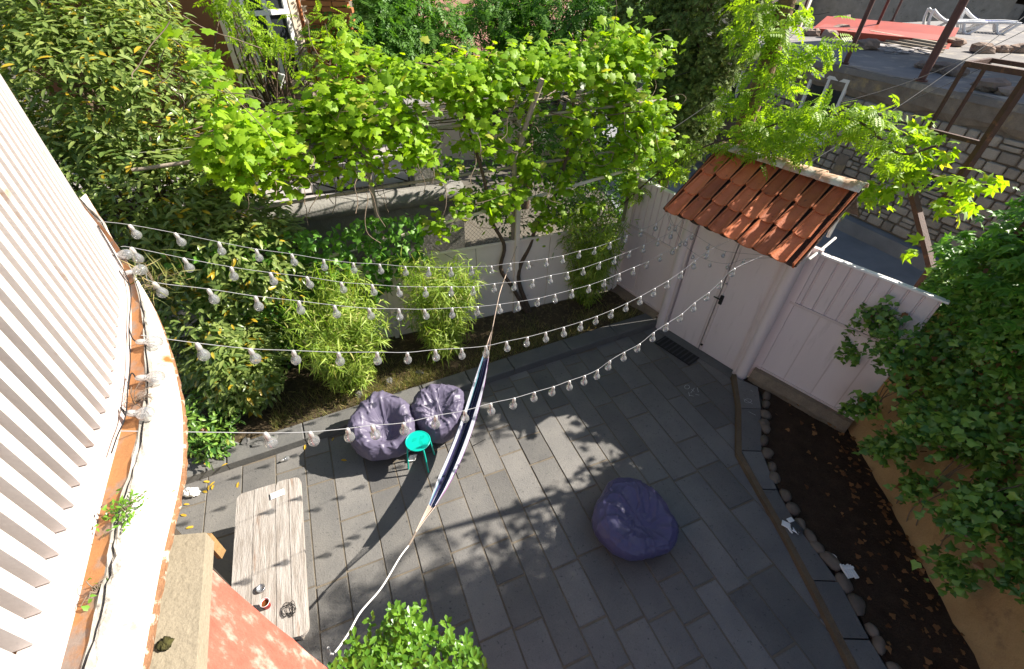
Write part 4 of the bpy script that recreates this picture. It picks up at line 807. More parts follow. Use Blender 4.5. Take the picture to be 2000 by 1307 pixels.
for i in range(24):
    y = rng.uniform(1.6, 4.8); z = rng.uniform(0.1, 1.0); pts = [wall_at(y, z) + np.array([-0.06, 0, 0])]
    for k in range(6): y += rng.uniform(-0.07, 0.07); z += rng.uniform(0.15, 0.3); pts.append(wall_at(min(max(y, -.7), 4.9), z) + np.array([-0.08 - rng.random() * 0.05, 0, 0]))
    m.tube(smoothpath(pts, 3), 0.006, 5, False)
build(m, 'stem', mt['twig'], ivy)

# ------------------------------------------------------------------ round bay with white slats, ledge and parapet (this building)
LZ = 3.70
rows_slat = [(180, 440), (222, 493), (243, 560), (244, 640), (236, 740), (228, 800), (205, 870), (178, 950), (150, 1050), (118, 1160), (85, 1290)]
rows_rail = [(187, 438), (229, 493), (252, 560), (255, 640), (250, 740), (246, 787), (227, 861), (202, 953), (176, 1058), (151, 1164), (113, 1304)]
rows_or = [(195, 438), (242, 493), (268, 560), (280, 640), (284, 740), (280, 787), (267, 861), (243, 953), (211, 1058), (197, 1164), (158, 1304)]
rows_out = [(203, 438), (255, 525), (290, 580), (322, 655), (346, 755), (352, 800), (354, 870), (348, 940), (318, 1050), (296, 1164), (270, 1304)]
def curve(rows, z):
    p = [gz(x, y, z) for x, y in rows]; p = [p[0] * 2 - p[1]] + p; p[0][2] = z
    p += [p[-1] + (p[-1] - p[-2]) * 1.3, p[-1] + (p[-1] - p[-2]) * 3.0]; p = smoothpath(p, 6)
    a = np.array(p); ker = np.ones(9) / 9; b = a.copy()
    for i in range(3): b[4:-4, i] = np.convolve(a[:, i], ker, 'valid')
    return [np.array([q[0], q[1], z]) for q in b]
cs, cr, co, cx = curve(rows_slat, LZ), curve(rows_rail, LZ), curve(rows_or, LZ), curve(rows_out, LZ)
bay = thing('bay_balcony', (*cs[40][:2], 0), 'round bay clad in white vertical slats over an orange painted ledge', 'balcony')
def zs_(c, z): return [np.array([p[0], p[1], z]) for p in c]
def toward(c, d, k): return [a + unit(b - a) * k for a, b in zip(c, d)]
inn = toward(cs, cr, -0.10)
m = MB().strip(zs_(toward(cs, cr, -0.06), LZ + 0.045), zs_(cr, LZ + 0.045)).strip(zs_(cr, LZ + 0.045), zs_(cr, LZ - 0.02)); build(m, 'base_rail', mt['slat'], bay)
crk = toward(co, cx, 0.045)
wob = [q + unit(b - a) * 0.016 * mnoise.noise(Vector((q[0] * 9, q[1] * 9, 0))) for q, a, b in zip(crk, co, cx)]
wob0 = [q + unit(b - a) * 0.010 * mnoise.noise(Vector((q[0] * 11, q[1] * 11, 5))) for q, a, b in zip(co, co, cx)]
build(MB().strip(zs_(cr, LZ - 0.012), zs_(wob0, LZ + 0.004)), 'painted_strip', mt['orange'], bay)
mcr = MB(); sub = 5; rowsC = []
for k in range(sub + 1):
    rowsC.append([a + (b - a) * k / sub + np.array([0, 0, (0.018 if 0 < k < sub else 0) * (0.6 + mnoise.noise(Vector((a[0] * 22, a[1] * 22, k * 3.0))) - (0.9 if k == 2 else 0))]) for a, b in zip(zs_(wob0, LZ + 0.004), zs_(wob, LZ + 0.002))])
for a, b in zip(rowsC, rowsC[1:]): mcr.strip(a, b)
build(mcr, 'crumbling_joint', mt['crack'], bay)
edge_in = toward(cx, co, 0.005)
build(MB().strip(zs_(wob, LZ + 0.002), zs_(edge_in, LZ - 0.03)), 'sheet_flashing', mt['rustwhite'], bay)
rag = [q + unit(q - a) * (0.006 + 0.010 * mnoise.noise(Vector((q[0] * 25, q[1] * 25, 1)))) for q, a in zip(cx, co)]
build(MB().strip(zs_(edge_in, LZ - 0.03), zs_(rag, LZ - 0.036)).strip(zs_(rag, LZ - 0.036), zs_(rag, LZ - 0.052)), 'rusted_edge', mt['rustedge'], bay)
low = toward(cx, co, 0.004); bk = toward(cs, cr, -2.6)
build(MB().strip(zs_(low, LZ - 0.054), zs_(bk, LZ - 0.20)), 'soffit', mt['housecream'], bay); build(MB().strip(zs_(bk, LZ - 0.2), zs_(bk, -0.04)), 'wall', mt['housecream'], bay)
build(MB().strip(zs_(toward(cs, cr, -2.2), LZ - 0.01), zs_(toward(cs, cr, -0.05), LZ - 0.01)), 'floor', mt['orange'], bay)
pl_ = path_len(cs); d0 = 0.02; prevn = None
while d0 < pl_[-1]:
    i = max(1, next(q for q in range(len(pl_)) if pl_[q] >= d0)); f = (d0 - pl_[i - 1]) / max(1e-6, pl_[i] - pl_[i - 1]); p = cs[i - 1] + (cs[i] - cs[i - 1]) * f
    tdir = unit(cs[min(i + 2, len(cs) - 1)] - cs[max(0, i - 3)]); nn = np.array([-tdir[1], tdir[0], 0]); nn = nn if nn @ unit(cr[i] - cs[i]) > 0 else -nn
    zt = 5.75
    b = MB().box((*(p - nn * 0.040)[:2], (LZ + 0.05 + zt) / 2), (0.024, 0.040, (zt - LZ - 0.05) / 2), tdir, nn, (0, 0, 1), 0.003)
    build(b, 'slat', mt['slat'], bay); d0 += 0.092
build(MB().strip(zs_(toward(cs, cr, -2.2), 5.9), zs_(toward(cs, cr, -2.2), LZ - 0.02)), 'room_wall', mt['housecream'], bay)
par = thing('parapet_wall', (-1.0, 0.5, 0), 'parapet wall with cream coping and peeling salmon plaster', 'wall')
pt = [gz(335, 1046, 3.36), gz(402, 1040, 3.36), gz(400, 1096, 3.33), gz(386, 1330, 3.33), gz(262, 1330, 3.36)]
A_, B_ = gz(336, 1046, 3.36), gz(402, 1040, 3.36); D_ = unit(gz(386, 1330, 3.36) - gz(402, 1100, 3.36)); near = 1.9
m = MB(); q = [A_, B_, B_ + D_ * near, A_ + D_ * near + unit(A_ - B_) * 0.08]
m.add([p for p in q] + [p - np.array([0, 0, 0.09]) for p in q], [(3, 2, 1, 0), (0, 1, 5, 4), (1, 2, 6, 5), (2, 3, 7, 6), (3, 0, 4, 7)]); build(m, 'coping', mt['cream'], par)
Oc = unit(B_ - A_) ; m = MB(); vs = []; ky, kz = 26, 16; Bs = gz(400, 1097, 3.27); fl = gz(645, 1307, 2.0) - gz(402, 1098, 3.27); fl[2] = 0
for i in range(ky + 1):
    for j in range(kz + 1):
        z = 3.27 - 3.3 * j / kz; t = (3.27 - z) / 1.27; p = Bs + D_ * ((near - 0.2) * i / ky) + fl * min(t, 1.6) * (1 - 0.3 * i / ky)
        o = 0.016 * mnoise.noise(Vector((p[0] * 3, p[1] * 6, z * 5))) + 0.006 * mnoise.noise(Vector((p[0] * 12, p[1] * 18, z * 14))) - 0.01
        vs.append((*(p + Oc * o)[:2], z))
m.add(vs, [(i * (kz + 1) + j, i * (kz + 1) + j + 1, (i + 1) * (kz + 1) + j + 1, (i + 1) * (kz + 1) + j) for i in range(ky) for j in range(kz)], True)
back = [(p[0], p[1], p[2]) for p in vs[:kz + 1]]; m.strip(back, [(p[0] - 0.2 * Oc[0], p[1] - 0.2 * Oc[1], p[2]) for p in back])
build(m, 'plaster_face', mt['salmon'], par)
cmz = gz(322, 1258, 3.368); build(cushion(cmz, (0.026, 0.022, 0.010), 8, 0.6, 18, 10), 'moss_patch', mt['moss'], label='small dark moss patch on the cream coping', cat='moss')
wd = thing('timber_bundle', gz(412, 1060, 3.0), 'yellow timber offcuts standing behind the cream coping', 'timber')
for i in range(4): p = gz(404 + i * 7, 1050 + i * 8, 3.26 - 0.06 * i); build(MB().bar((p[0], p[1], p[2] - 0.05), (p[0], p[1], p[2]), 0.022, 0.04), 'batten', mt['rawwood'], wd)
def weed(px, py, z, n, r, size, label, tpl, m, up=0.3):
    p = gz(px, py, z); w = thing('weed', p, label, 'weed'); P = p + nrng.normal(size=(n, 3)) * np.array([r, r, r * 0.5]); P[:, 2] = np.abs(P[:, 2] - z) * 1.2 + z + 0.01
    foliage(w, tpl, P, orient(n, up), nrng.uniform(0.6, 1.2, n) * size, m)
    mb = MB()
    for i in range(min(14, n)): mb.tube([p, (p + P[i]) / 2 + np.array([0, 0, 0.02]), P[i]], 0.0018, 4, False)
    build(mb, 'stem', mt['twig'], w)
weed(250, 1003, LZ, 150, 0.034, 0.024, 'small leafy weed growing from the crumbling ledge joint', CLUMP, mt['shrub'])
weed(193, 1158, LZ, 10, 0.02, 0.035, 'two-leaved seedling rooted in the crumbling ledge joint', CLUMP, mt['creeper'])
weed(262, 790, LZ, 160, 0.05, 0.035, 'dry moss and straw tuft caught on the orange ledge', GRASS, mt['dryleaf'])
weed(305, 560, LZ - .1, 120, 0.10, 0.14, 'dry wispy grass growing behind the ledge corner', GRASS, mt['grass'], 0.1)

# ------------------------------------------------------------------ string lights
def bulb_mesh():
    g = MB().lathe([(0.001, -0.062), (0.014, -0.060), (0.025, -0.052), (0.0315, -0.038), (0.032, -0.028), (0.029, -0.014), (0.021, -0.001), (0.0145, 0.012), (0.013, 0.018)], 16).mesh('globe'); g.materials.append(mt['glass'])
    c = MB().lathe([(0.001, 0.010), (0.0135, 0.010), (0.0145, 0.018), (0.0150, 0.036), (0.0135, 0.040), (0.0115, 0.052), (0.006, 0.058), (0.001, 0.058)], 12).tube([(0, 0, -0.030), (0, 0, 0.012)], 0.003, 5).mesh('socket'); c.materials.append(mt['cap'])
    return g, c
GLOBE, SOCK = bulb_mesh()
def strand(name_label, a, b, bulbs, sc=1.0, cable='cable', lead=None):
    a = np.array(a, float); b = np.array(b, float); d = b - a; n = unit((-d[1], d[0], 0)); t = thing('string_light', a, name_label, 'string light', 'string lights')
    att = []
    for x, y in bulbs:
        p = on_plane(x, y, a, n)
        up = np.array([rng.uniform(-.12, .12), rng.uniform(-.12, .12), 1]); Z = unit(up); X = unit(np.cross((0, 1, 0), Z)); Y = np.cross(Z, X)
        s = place(SOCK, 'bulb', t, p, X, Y, Z, (sc,) * 3); g = bpy.data.objects.new('globe', GLOBE); g.parent = s; link(g); att.append(p + Z * 0.057 * sc)
    pts = smoothpath([a] + att + [b], 3); build(MB().tube(pts, 0.0022 * sc, 5), 'cable', mt[cable], t)
    return t
S1 = [(262, 452), (350, 467), (431, 485), (504, 498), (573, 507), (633, 517), (691, 523), (743, 525), (792, 529), (837, 531), (881, 531), (921, 529), (960, 527), (996, 522), (1032, 518), (1067, 513), (1099, 507), (1131, 497), (1161, 490), (1191, 480), (1223, 467), (1252, 455), (1281, 443)]
S2 = [(265, 498), (366, 517), (455, 534), (532, 544), (603, 551), (669, 561), (729, 566), (779, 569), (831, 570), (881, 569), (924, 568), (965, 562), (1004, 559), (1040, 554), (1075, 546), (1108, 539), (1139, 530), (1170, 519), (1200, 509), (1229, 497), (1257, 486), (1285, 473), (1311, 459)]
S3 = [(311, 565), (414, 578), (503, 592), (586, 600), (656, 608), (723, 612), (780, 614), (831, 613), (883, 611), (932, 607), (976, 603), (1012, 598), (1050, 590), (1084, 583), (1117, 574), (1150, 564), (1180, 553), (1209, 542), (1237, 530), (1264, 517), (1290, 503), (1315, 490), (1340, 473)]
S4 = [(393, 686), (495, 694), (576, 697), (663, 700), (737, 699), (796, 698), (851, 693), (902, 690), (949, 685), (990, 676), (1029, 667), (1066, 658), (1101, 648), (1134, 637), (1164, 625), (1194, 613), (1223, 600), (1250, 587), (1277, 571), (1303, 556), (1330, 537), (1356, 517), (1381, 497)]
S5 = [(525, 858), (610, 855), (681, 848), (731, 843), (789, 836), (851, 823), (908, 812), (959, 798), (1003, 787), (1043, 774), (1079, 763), (1112, 752), (1141, 742), (1166, 731), (1189, 713), (1218, 696), (1246, 679), (1275, 658), (1301, 639), (1329, 620), (1355, 600), (1381, 579), (1406, 556), (1431, 532)]
def ev(s): return G(s, EAVE[0] + 0.02, EAVE[1] + 0.0)
strand('farthest string of clear bulbs, from the bay over the bamboo to the gate', gz(190, 432, 3.75), ev(-0.88), S1)
strand('second string of clear bulbs from the back fence', gz(236, 482, 3.75), ev(-0.62), S2)
strand('third string of clear bulbs, the middle one of five', gz(285, 535, 3.75), ev(-0.35), S3)
strand('fourth string of clear bulbs crossing above the hammock knot', gz(275, 655, 3.75), ev(0.15), S4)
strand('nearest string of clear bulbs passing above the bean bags', gz(232, 842, 3.75), ev(0.62), S5)
strand('short dark swag of bulbs close under the tiled eave', ev(-0.9) + GN * 0.03, ev(0.66) + GN * 0.03, [(1308, 444), (1320, 446), (1352, 462), (1383, 482), (1414, 497)], 0.8, 'black')
strand('lower dark swag of bulbs hanging in front of the gate', ev(-0.86) + GN * 0.06, ev(0.70) + GN * 0.06, [(1329, 476), (1354, 500), (1387, 516), (1422, 520), (1452, 512)], 0.8, 'black')
led = thing('string_light', gz(270, 700, LZ), 'dark cable with bulbs lying along the orange ledge of the bay', 'string light', 'string lights'); pts = []
for x, y, an in ((236, 498, 0.1), (263, 530, 0.25), (290, 668, 0.0), (292, 738, 0.02), (272, 808, -0.05)):
    p = gz(x, y, LZ + 0.035); d = unit(gz(x + 30, y - 30 * an, LZ + 0.035) - p); Y = np.cross((0, 0, 1), d); s = place(SOCK, 'bulb', led, p, Y, np.array([0, 0, 1.0]), -d, (1.05,) * 3); g = bpy.data.objects.new('globe', GLOBE); g.parent = s; link(g); pts.append(p - d * 0.06)
cabl = []
for (x, y), q in zip([(188, 440), (228, 500), (250, 560), (256, 640), (253, 700), (250, 760), (243, 810), (230, 850), (215, 890)], range(9)): cabl.append(gz(x, y, LZ + 0.05) + np.array([rng.uniform(-.012, .012), rng.uniform(-.012, .012), 0]))
build(MB().tube(smoothpath(cabl, 5), 0.0028, 6), 'cable', mt['black'], led)
for p in pts: build(MB().tube(smoothpath([p, p + np.array([-0.03, 0.02, 0.01]), min(cabl, key=lambda q: np.linalg.norm(q - p))], 4), 0.003, 5), 'lead', mt['black'], led)

# ------------------------------------------------------------------ hammock
HA, HB = W(2.11, 1.5, 0.08), np.array([-1.16, 0.92, 1.72]); hd_ = HB - HA; hn = unit((-hd_[1], hd_[0], 0))
def hp(x, y): return on_plane(x, y, HA, hn)
ham = thing('hammock', hp(900, 850) * np.array([1, 1, 0]), 'narrow striped purple and blue hammock slung across the patio', 'hammock')
hpts = [hp(949, 703), hp(935, 760), hp(914, 830), hp(890, 895), hp(866, 950), hp(845, 993)]; hs = smoothpath(hpts, 10); n = len(hs)
strip_cols = [((0.36, 0.37, 0.43), 'pale'), ((0.05, 0.045, 0.13), 'navy'), ((0.16, 0.20, 0.33), 'steel_blue'), ((0.035, 0.03, 0.09), 'dark_navy'), ((0.22, 0.085, 0.22), 'magenta'), ((0.12, 0.045, 0.17), 'purple'), ((0.36, 0.32, 0.40), 'lilac'), ((0.10, 0.26, 0.30), 'teal')]
side = np.array([hn[0], hn[1], 0])
K = 17
for k in range(K):
    a0, a1 = k / K, (k + 1) / K; rowsH = []
    for q in range(4):
        u = a0 + (a1 - a0) * q / 3; rw = []
        for i, p in enumerate(hs):
            t = i / (n - 1); wd_ = 0.030 + 0.050 * math.sin(math.pi * min(1, max(0, 0.06 + 0.9 * t))) ** 0.8; ang = math.pi * (u * 1.25 - 0.125)
            fold = 0.020 * math.sin(u * 46 + 3.0 * math.sin(t * 3)) * math.sin(math.pi * min(1, t + .05))
            rw.append(p - side * math.cos(ang) * (wd_ + fold) + np.array([0, 0, -math.sin(ang) * (wd_ * 1.15 + fold) + 0.07]))
        rowsH.append(rw)
    mb = MB()
    for a, b in zip(rowsH, rowsH[1:]): mb.strip(a, b, True)
    ci_ = (0, 2, 0, 7, 1, 3, 0, 3, 2, 3, 1, 5, 6, 5, 4, 6, 0)[k]; nm = 'hammock_' + strip_cols[ci_][1]
    if nm not in mt: mt[nm] = M(nm, strip_cols[ci_][0], None, 12, 0.9, 0.3, 120)
    build(mb, 'stripe', mt[nm], ham)
kA, kB = hp(962, 640), hp(812, 1040)
for end, knot in ((0, kA), (n - 1, kB)):
    mb = MB()
    for k in range(12):
        u = (k + 0.5) / 12; ang = math.pi * u; w0 = 0.04; p = hs[end] - side * math.cos(ang) * w0 + np.array([0, 0, -math.sin(ang) * w0 + 0.07]); mb.tube([p, (p + knot) / 2 + np.array([0, 0, 0.01]), knot + side * rng.uniform(-.006, .006)], 0.003, 4, False)
    build(mb, 'clew_cords', mt['cord'], ham)
build(MB().tube(smoothpath([kA, hp(970, 600), hp(980, 560), HA], 6), 0.007, 6), 'rope', mt['cord'], ham)
build(MB().tube([kB, hp(806, 1052), hp(798, 1066)], 0.012, 8), 'webbing_loop', mt['taupe'], ham)
build(MB().tube(smoothpath([hp(798, 1066), hp(780, 1090), hp(745, 1148), hp(704, 1196), hp(680, 1238), hp(650, 1278), HB], 6), 0.008, 6), 'rope', mt['rope'], ham)
build(MB().tube(smoothpath([hp(915, 835), hp(922, 850) + np.array([0.05, 0, -0.2]), gz(925, 870, 0.012), gz(948, 858, 0.01)], 6), 0.004, 5), 'loose_cord', mt['black'], ham)

# ------------------------------------------------------------------ bean bags
def beanbag(name, c, R, h, facing, seed, label, m, dent=0.3, back=0.35):
    """squashed sack with a sat-in seat, raised back, folds and a seam"""
    n, k = 128, 80; vs = []; fx = np.array([math.cos(facing), math.sin(facing)])
    for j in range(k + 1):
        th = math.pi * j / k
        for i in range(n):
            ph = 2 * math.pi * i / n; d = Vector((math.sin(th) * math.cos(ph), math.sin(th) * math.sin(ph), math.cos(th)))
            sx = math.copysign(abs(d.z) ** 0.8, d.z); rad = max(math.sin(th), 0) ** 0.72
            fwd = d.x * fx[0] + d.y * fx[1]; sidew = -d.x * fx[1] + d.y * fx[0]
            x, y = math.cos(ph) * rad * R, math.sin(ph) * rad * R
            lob = 1 + 0.055 * math.cos(3 * ph + seed) + 0.03 * math.cos(5 * ph + seed * 2)
            x *= lob; y *= lob
            top = 0.5 + 0.5 * sx; z = h * (top ** 0.9)
            if d.z > -0.2:
                z *= 1 - back * 0.55 * max(0, fwd) + back * 0.35 * max(0, -fwd)
                g = math.exp(-((fwd - 0.22) / 0.42) ** 2 - (sidew / 0.42) ** 2); z -= dent * h * g * max(0, d.z + 0.2)
            wrk = 0
            if d.z > -0.5:
                a = math.atan2(sidew, fwd - 0.2); rr_ = math.hypot(sidew, fwd - 0.2)
                ridg = 1 - abs(mnoise.noise(Vector((math.cos(a) * 2.0 + seed, math.sin(a) * 2.0, rr_ * 0.7)))) * 2
                r2 = 1 - abs(mnoise.noise(Vector((d.x * 2.8 + seed, d.y * 2.8, d.z * 2)))) * 2
                r3 = 1 - abs(mnoise.noise(Vector((d.x * 6.5 + seed, d.y * 4.2, d.z * 4)))) * 2
                wrk = (0.050 * max(0, ridg) ** 5 * min(1, rr_ * 2.0) * (1.15 - 0.6 * min(1, rr_)) + 0.020 * max(0, r2) ** 6 + 0.013 * max(0, r3) ** 5 - 0.012 * math.exp(-((((ph + seed) % (math.pi / 3)) - 0.5) / 0.022) ** 2)) * (0.35 + 0.65 * max(0, d.z))
            else: wrk = 0.012 * mnoise.noise(Vector((d.x * 6, d.y * 6, d.z * 3 + seed)))
            x += d.x * wrk; y += d.y * wrk; z += max(d.z, 0.1) * wrk
            vs.append((c[0] + x, c[1] + y, max(0.004, z)))
    mb = MB().add(vs, [(j * n + i, (j + 1) * n + i, (j + 1) * n + (i + 1) % n, j * n + (i + 1) % n) for j in range(k) for i in range(n)], True)
    return build(mb, name, m, label=label, cat='bean bag', group='mauve bean bags')
b1, b2, b3 = gz(750, 838, 0.33), gz(853, 812, 0.33), gz(1238, 1010, 0.28)
beanbag('bean_bag', b1, 0.43, 0.66, -1.1, 1.3, 'left mauve bean bag with deep seat, behind the teal stool', mt['bag'], 0.42, 0.45)
beanbag('bean_bag', b2 + np.array([0.04, 0.02, 0]), 0.37, 0.66, -1.5, 4.1, 'mauve bean bag against the kerb, beside the hammock', mt['bag'], 0.2, 0.4)
beanbag('bean_bag', b3, 0.47, 0.44, -0.9, 7.7, 'lone violet bean bag in the middle of the patio', mt['bagdark'], 0.24, 0.10)

# ------------------------------------------------------------------ teal stool, table and the small things
sc_ = gz(816, 861, 0.46); stl = thing('stool', (sc_[0], sc_[1], 0), 'round teal stool with perforated seat in front of the bean bags', 'stool')
m = MB(); cs_ = 0.0058; Rr = 0.152; cells = set(); kx = int(Rr / cs_) + 1
def hole(x, y):
    for hx, hy, skx in ((0.045, 0.052, 0.5), (0.045, -0.03, -0.5), (-0.05, 0.01, 0.4)):
        a, b = x - hx, (y - hy) - skx * (x - hx)
        if abs(a) < 0.03 and abs(b) < 0.028: return True
    return False
for i in range(-kx, kx):
    for j in range(-kx, kx):
        x, y = (i + 0.5) * cs_, (j + 0.5) * cs_
        if math.hypot(x, y) < Rr - 0.004 and not (hole(x, y) and i % 2 and j % 2): cells.add((i, j))
vid = {}; V = []; F = []
def gv(i, j, z):
    if (i, j, z) not in vid: vid[(i, j, z)] = len(V); V.append((sc_[0] + i * cs_, sc_[1] + j * cs_, 0.455 + z))
    return vid[(i, j, z)]
for i, j in cells:
    F.append([gv(*q, 0.004) for q in ((i, j), (i + 1, j), (i + 1, j + 1), (i, j + 1))]); F.append([gv(*q, -0.004) for q in ((i, j + 1), (i + 1, j + 1), (i + 1, j), (i, j))])
    for (di, dj), (e0, e1) in (((1, 0), ((1, 0), (1, 1))), ((-1, 0), ((0, 1), (0, 0))), ((0, 1), ((1, 1), (0, 1))), ((0, -1), ((0, 0), (1, 0)))):
        if (i + di, j + dj) not in cells: F.append([gv(i + e0[0], j + e0[1], 0.004), gv(i + e0[0], j + e0[1], -0.004), gv(i + e1[0], j + e1[1], -0.004), gv(i + e1[0], j + e1[1], 0.004)])
m.add(V, F); build(m, 'seat', mt['teal'], stl)
ring = [sc_ * np.array([1, 1, 0]) + np.array([Rr * math.cos(t), Rr * math.sin(t), 0.455]) for t in np.linspace(0, 2 * math.pi, 33)]
build(MB().tube(ring, 0.009, 8, False), 'rim', mt['teal'], stl)
for k in range(4):
    t = 0.65 + k * math.pi / 2; d = np.array([math.cos(t), math.sin(t), 0]); c0 = np.array([sc_[0], sc_[1], 0])
    pts = smoothpath([c0 + d * 0.07 + np.array([0, 0, 0.442]), c0 + d * 0.125 + np.array([0, 0, 0.436]), c0 + d * 0.155 + np.array([0, 0, 0.38]), c0 + d * 0.195 + np.array([0, 0, 0.0])], 5)
    lg = build(MB().tube(pts, 0.011, 10), 'leg', mt['teal'], stl)
cb = gz(806, 897, 0.0); m = MB().lathe([(0.001, 0.004), (0.05, 0.004), (0.058, 0.03), (0.066, 0.034), (0.066, 0.031), (0.060, 0.028), (0.052, 0.0), (0.001, 0.0)], 4, cb, (0.9, 0.9, 0), (-0.62, 0.62, 0)); build(m, 'food_tray', mt['paper'], label='small white food tray on the paving beneath the teal stool', cat='tray')

TZt = 0.72; c00, c10, c11 = gz(462, 965, TZt), gz(589, 935, TZt), gz(607, 1247, TZt)
tu = unit(c10 - c00); tv = unit(c11 - c10); tu = unit(tu - tv * (tu @ tv)); tw = np.linalg.norm(c10 - c00) * 0.98; tlen = np.linalg.norm(c11 - c10)
tab = thing('plank_table', ((c00 + tu * tw / 2 + tv * tlen / 2)[0], (c00 + tu * tw / 2 + tv * tlen / 2)[1], 0), 'long weathered grey plank table with rounded corners', 'table')
wsum = [0, 0.27, 0.60, 0.80, 1.0]
mt['tabletop'] = M('grey_table_planks', (0.41, 0.375, 0.345), (0.26, 0.225, 0.195), 4.0, 0.85, 0.5, 14, c3=(0.20, 0.095, 0.04), c3t=0.66, c3scale=1.1, stretch=(6, 0.7, 6), rot=math.atan2(tv[1], tv[0]) + math.pi / 2, vary=0.08, fine=0.12, c3soft=0.05, sharp=0.16)
for k in range(4):
    a, b = wsum[k] * tw + 0.003, wsum[k + 1] * tw - 0.003; rc = 0.07; poly = []
    e0, e1 = rng.uniform(0, 0.012), rng.uniform(0, 0.012)
    if k == 0: poly += [c00 + tu * (a + rc - rc * math.sin(t)) + tv * (e0 + rc - rc * math.cos(t)) for t in np.linspace(math.pi / 2, 0, 6)]
    else: poly += [c00 + tu * a + tv * (e0 + (0.06 if k == 2 else 0))] + ([c00 + tu * (a + 0.02) + tv * e0] if k == 2 else [])
    if k == 3: poly += [c00 + tu * (b - rc + rc * math.sin(t)) + tv * (e0 + rc - rc * math.cos(t)) for t in np.linspace(0, math.pi / 2, 6)] + [c00 + tu * (b - rc + rc * math.cos(t)) + tv * (tlen - rc + rc * math.sin(t)) for t in np.linspace(0, math.pi / 2, 6)]
    else: poly += [c00 + tu * b + tv * e0, c00 + tu * b + tv * (tlen - e1)]
    if k == 0: poly += [c00 + tu * (a + rc - rc * math.sin(t)) + tv * (tlen - rc + rc * math.cos(t)) for t in np.linspace(0, math.pi / 2, 6)]
    else: poly += [c00 + tu * a + tv * (tlen - e1)]
    build(MB().prism([p[:2] for p in poly], TZt - 0.05, TZt + rng.uniform(-.002, .002)), 'plank', mt['tabletop'], tab)
for s in (0.18, 0.82):
    q = c00 + tv * tlen * s; build(MB().bar((q + tu * 0.03)[:2].tolist() + [TZt - 0.085], (q + tu * (tw - 0.03))[:2].tolist() + [TZt - 0.085], 0.09, 0.07), 'crossbeam', mt['wood'], tab)
    for t in (0.16, tw - 0.24): p = q + tu * t; build(MB().bar((p[0], p[1], -0.001), (p[0], p[1], TZt - 0.12), 0.09, 0.09), 'leg', mt['wood'], tab)
def ontab(x, y): return gz(x, y, TZt + 0.003)
p = ontab(542, 966); build(MB().box(p + np.array([0, 0, 0.008]), (0.07, 0.038, 0.008), unit(tu + tv * -0.12), unit(tv + tu * 0.12), (0, 0, 1), 0.006), 'food_box', mt['paper'], label='white rectangular box lid at the far end of the plank table', cat='lid')
p = ontab(511, 1151); build(MB().lathe([(0.001, 0.001), (0.034, 0.001), (0.038, 0.03), (0.036, 0.032), (0.030, 0.012), (0.001, 0.010)], 18, p), 'ashtray', mt['steel'], label='small shiny metal ashtray beside the red cup on the table', cat='ashtray')
p = ontab(523, 1184); cup = thing('paper_cup', p, 'red and white paper cup of coffee on the plank table', 'cup')
build(MB().lathe([(0.001, 0.002), (0.027, 0.002), (0.037, 0.085), (0.039, 0.088), (0.0355, 0.088), (0.028, 0.03)], 24, p), 'cup_wall', mt['red'], cup)
build(MB().lathe([(0.0385, 0.082), (0.0405, 0.088), (0.038, 0.091), (0.034, 0.080), (0.030, 0.03)], 24, p), 'rim', mt['paper'], cup); build(MB().lathe([(0.001, 0.062), (0.0335, 0.062)], 20, p), 'coffee', mt['coffee'], cup)
pc = ontab(565, 1192); pts = []; a = 0
for i in range(40): a += rng.uniform(0.5, 1.1); r = rng.uniform(0.02, 0.085); pts.append(pc + tu * r * math.cos(a) * 0.8 + tv * r * math.sin(a) + np.array([0, 0, 0.006 + 0.01 * rng.random()]))
build(MB().tube(smoothpath(pts, 4), 0.0022, 4), 'earphone_cable', mt['black'], label='tangled black earphone cable on the plank table', cat='cable')
def crumple(c, r, seed, m, name, label, cat):
    mb = MB(); n, k = 22, 14; vs = []
    for j in range(k + 1):
        th = math.pi * j / k
        for i in range(n):
            ph = 2 * math.pi * i / n; d = Vector((math.sin(th) * math.cos(ph), math.sin(th) * math.sin(ph), math.cos(th))); q = 1 + 0.75 * mnoise.noise(d * 2.4 + Vector((seed, 0, 0))) ; vs.append((c[0] + d.x * r[0] * q, c[1] + d.y * r[1] * q, max(0.006, c[2] + d.z * r[2] * q)))
    mb.add(vs, [(j * n + i, (j + 1) * n + i, (j + 1) * n + (i + 1) % n, j * n + (i + 1) % n) for j in range(k) for i in range(n)]); return build(mb, name, m, label=label, cat=cat)
crumple(gz(374, 962, 0.04), (0.085, 0.06, 0.045), 3, mt['paper'], 'plastic_bag', 'crumpled clear plastic bag near the kerb by the bay', 'bag')
p = gz(556, 897, 0.034); lb = thing('loose_bulb', (p[0], p[1], 0), 'single clear bulb lying on the paving by the kerb', 'bulb'); s = place(SOCK, 'socket', lb, p, (0, 0, 1), (0.6, -0.8, 0), (-0.8, -0.6, 0)); g = bpy.data.objects.new('globe', GLOBE); g.parent = s; link(g)
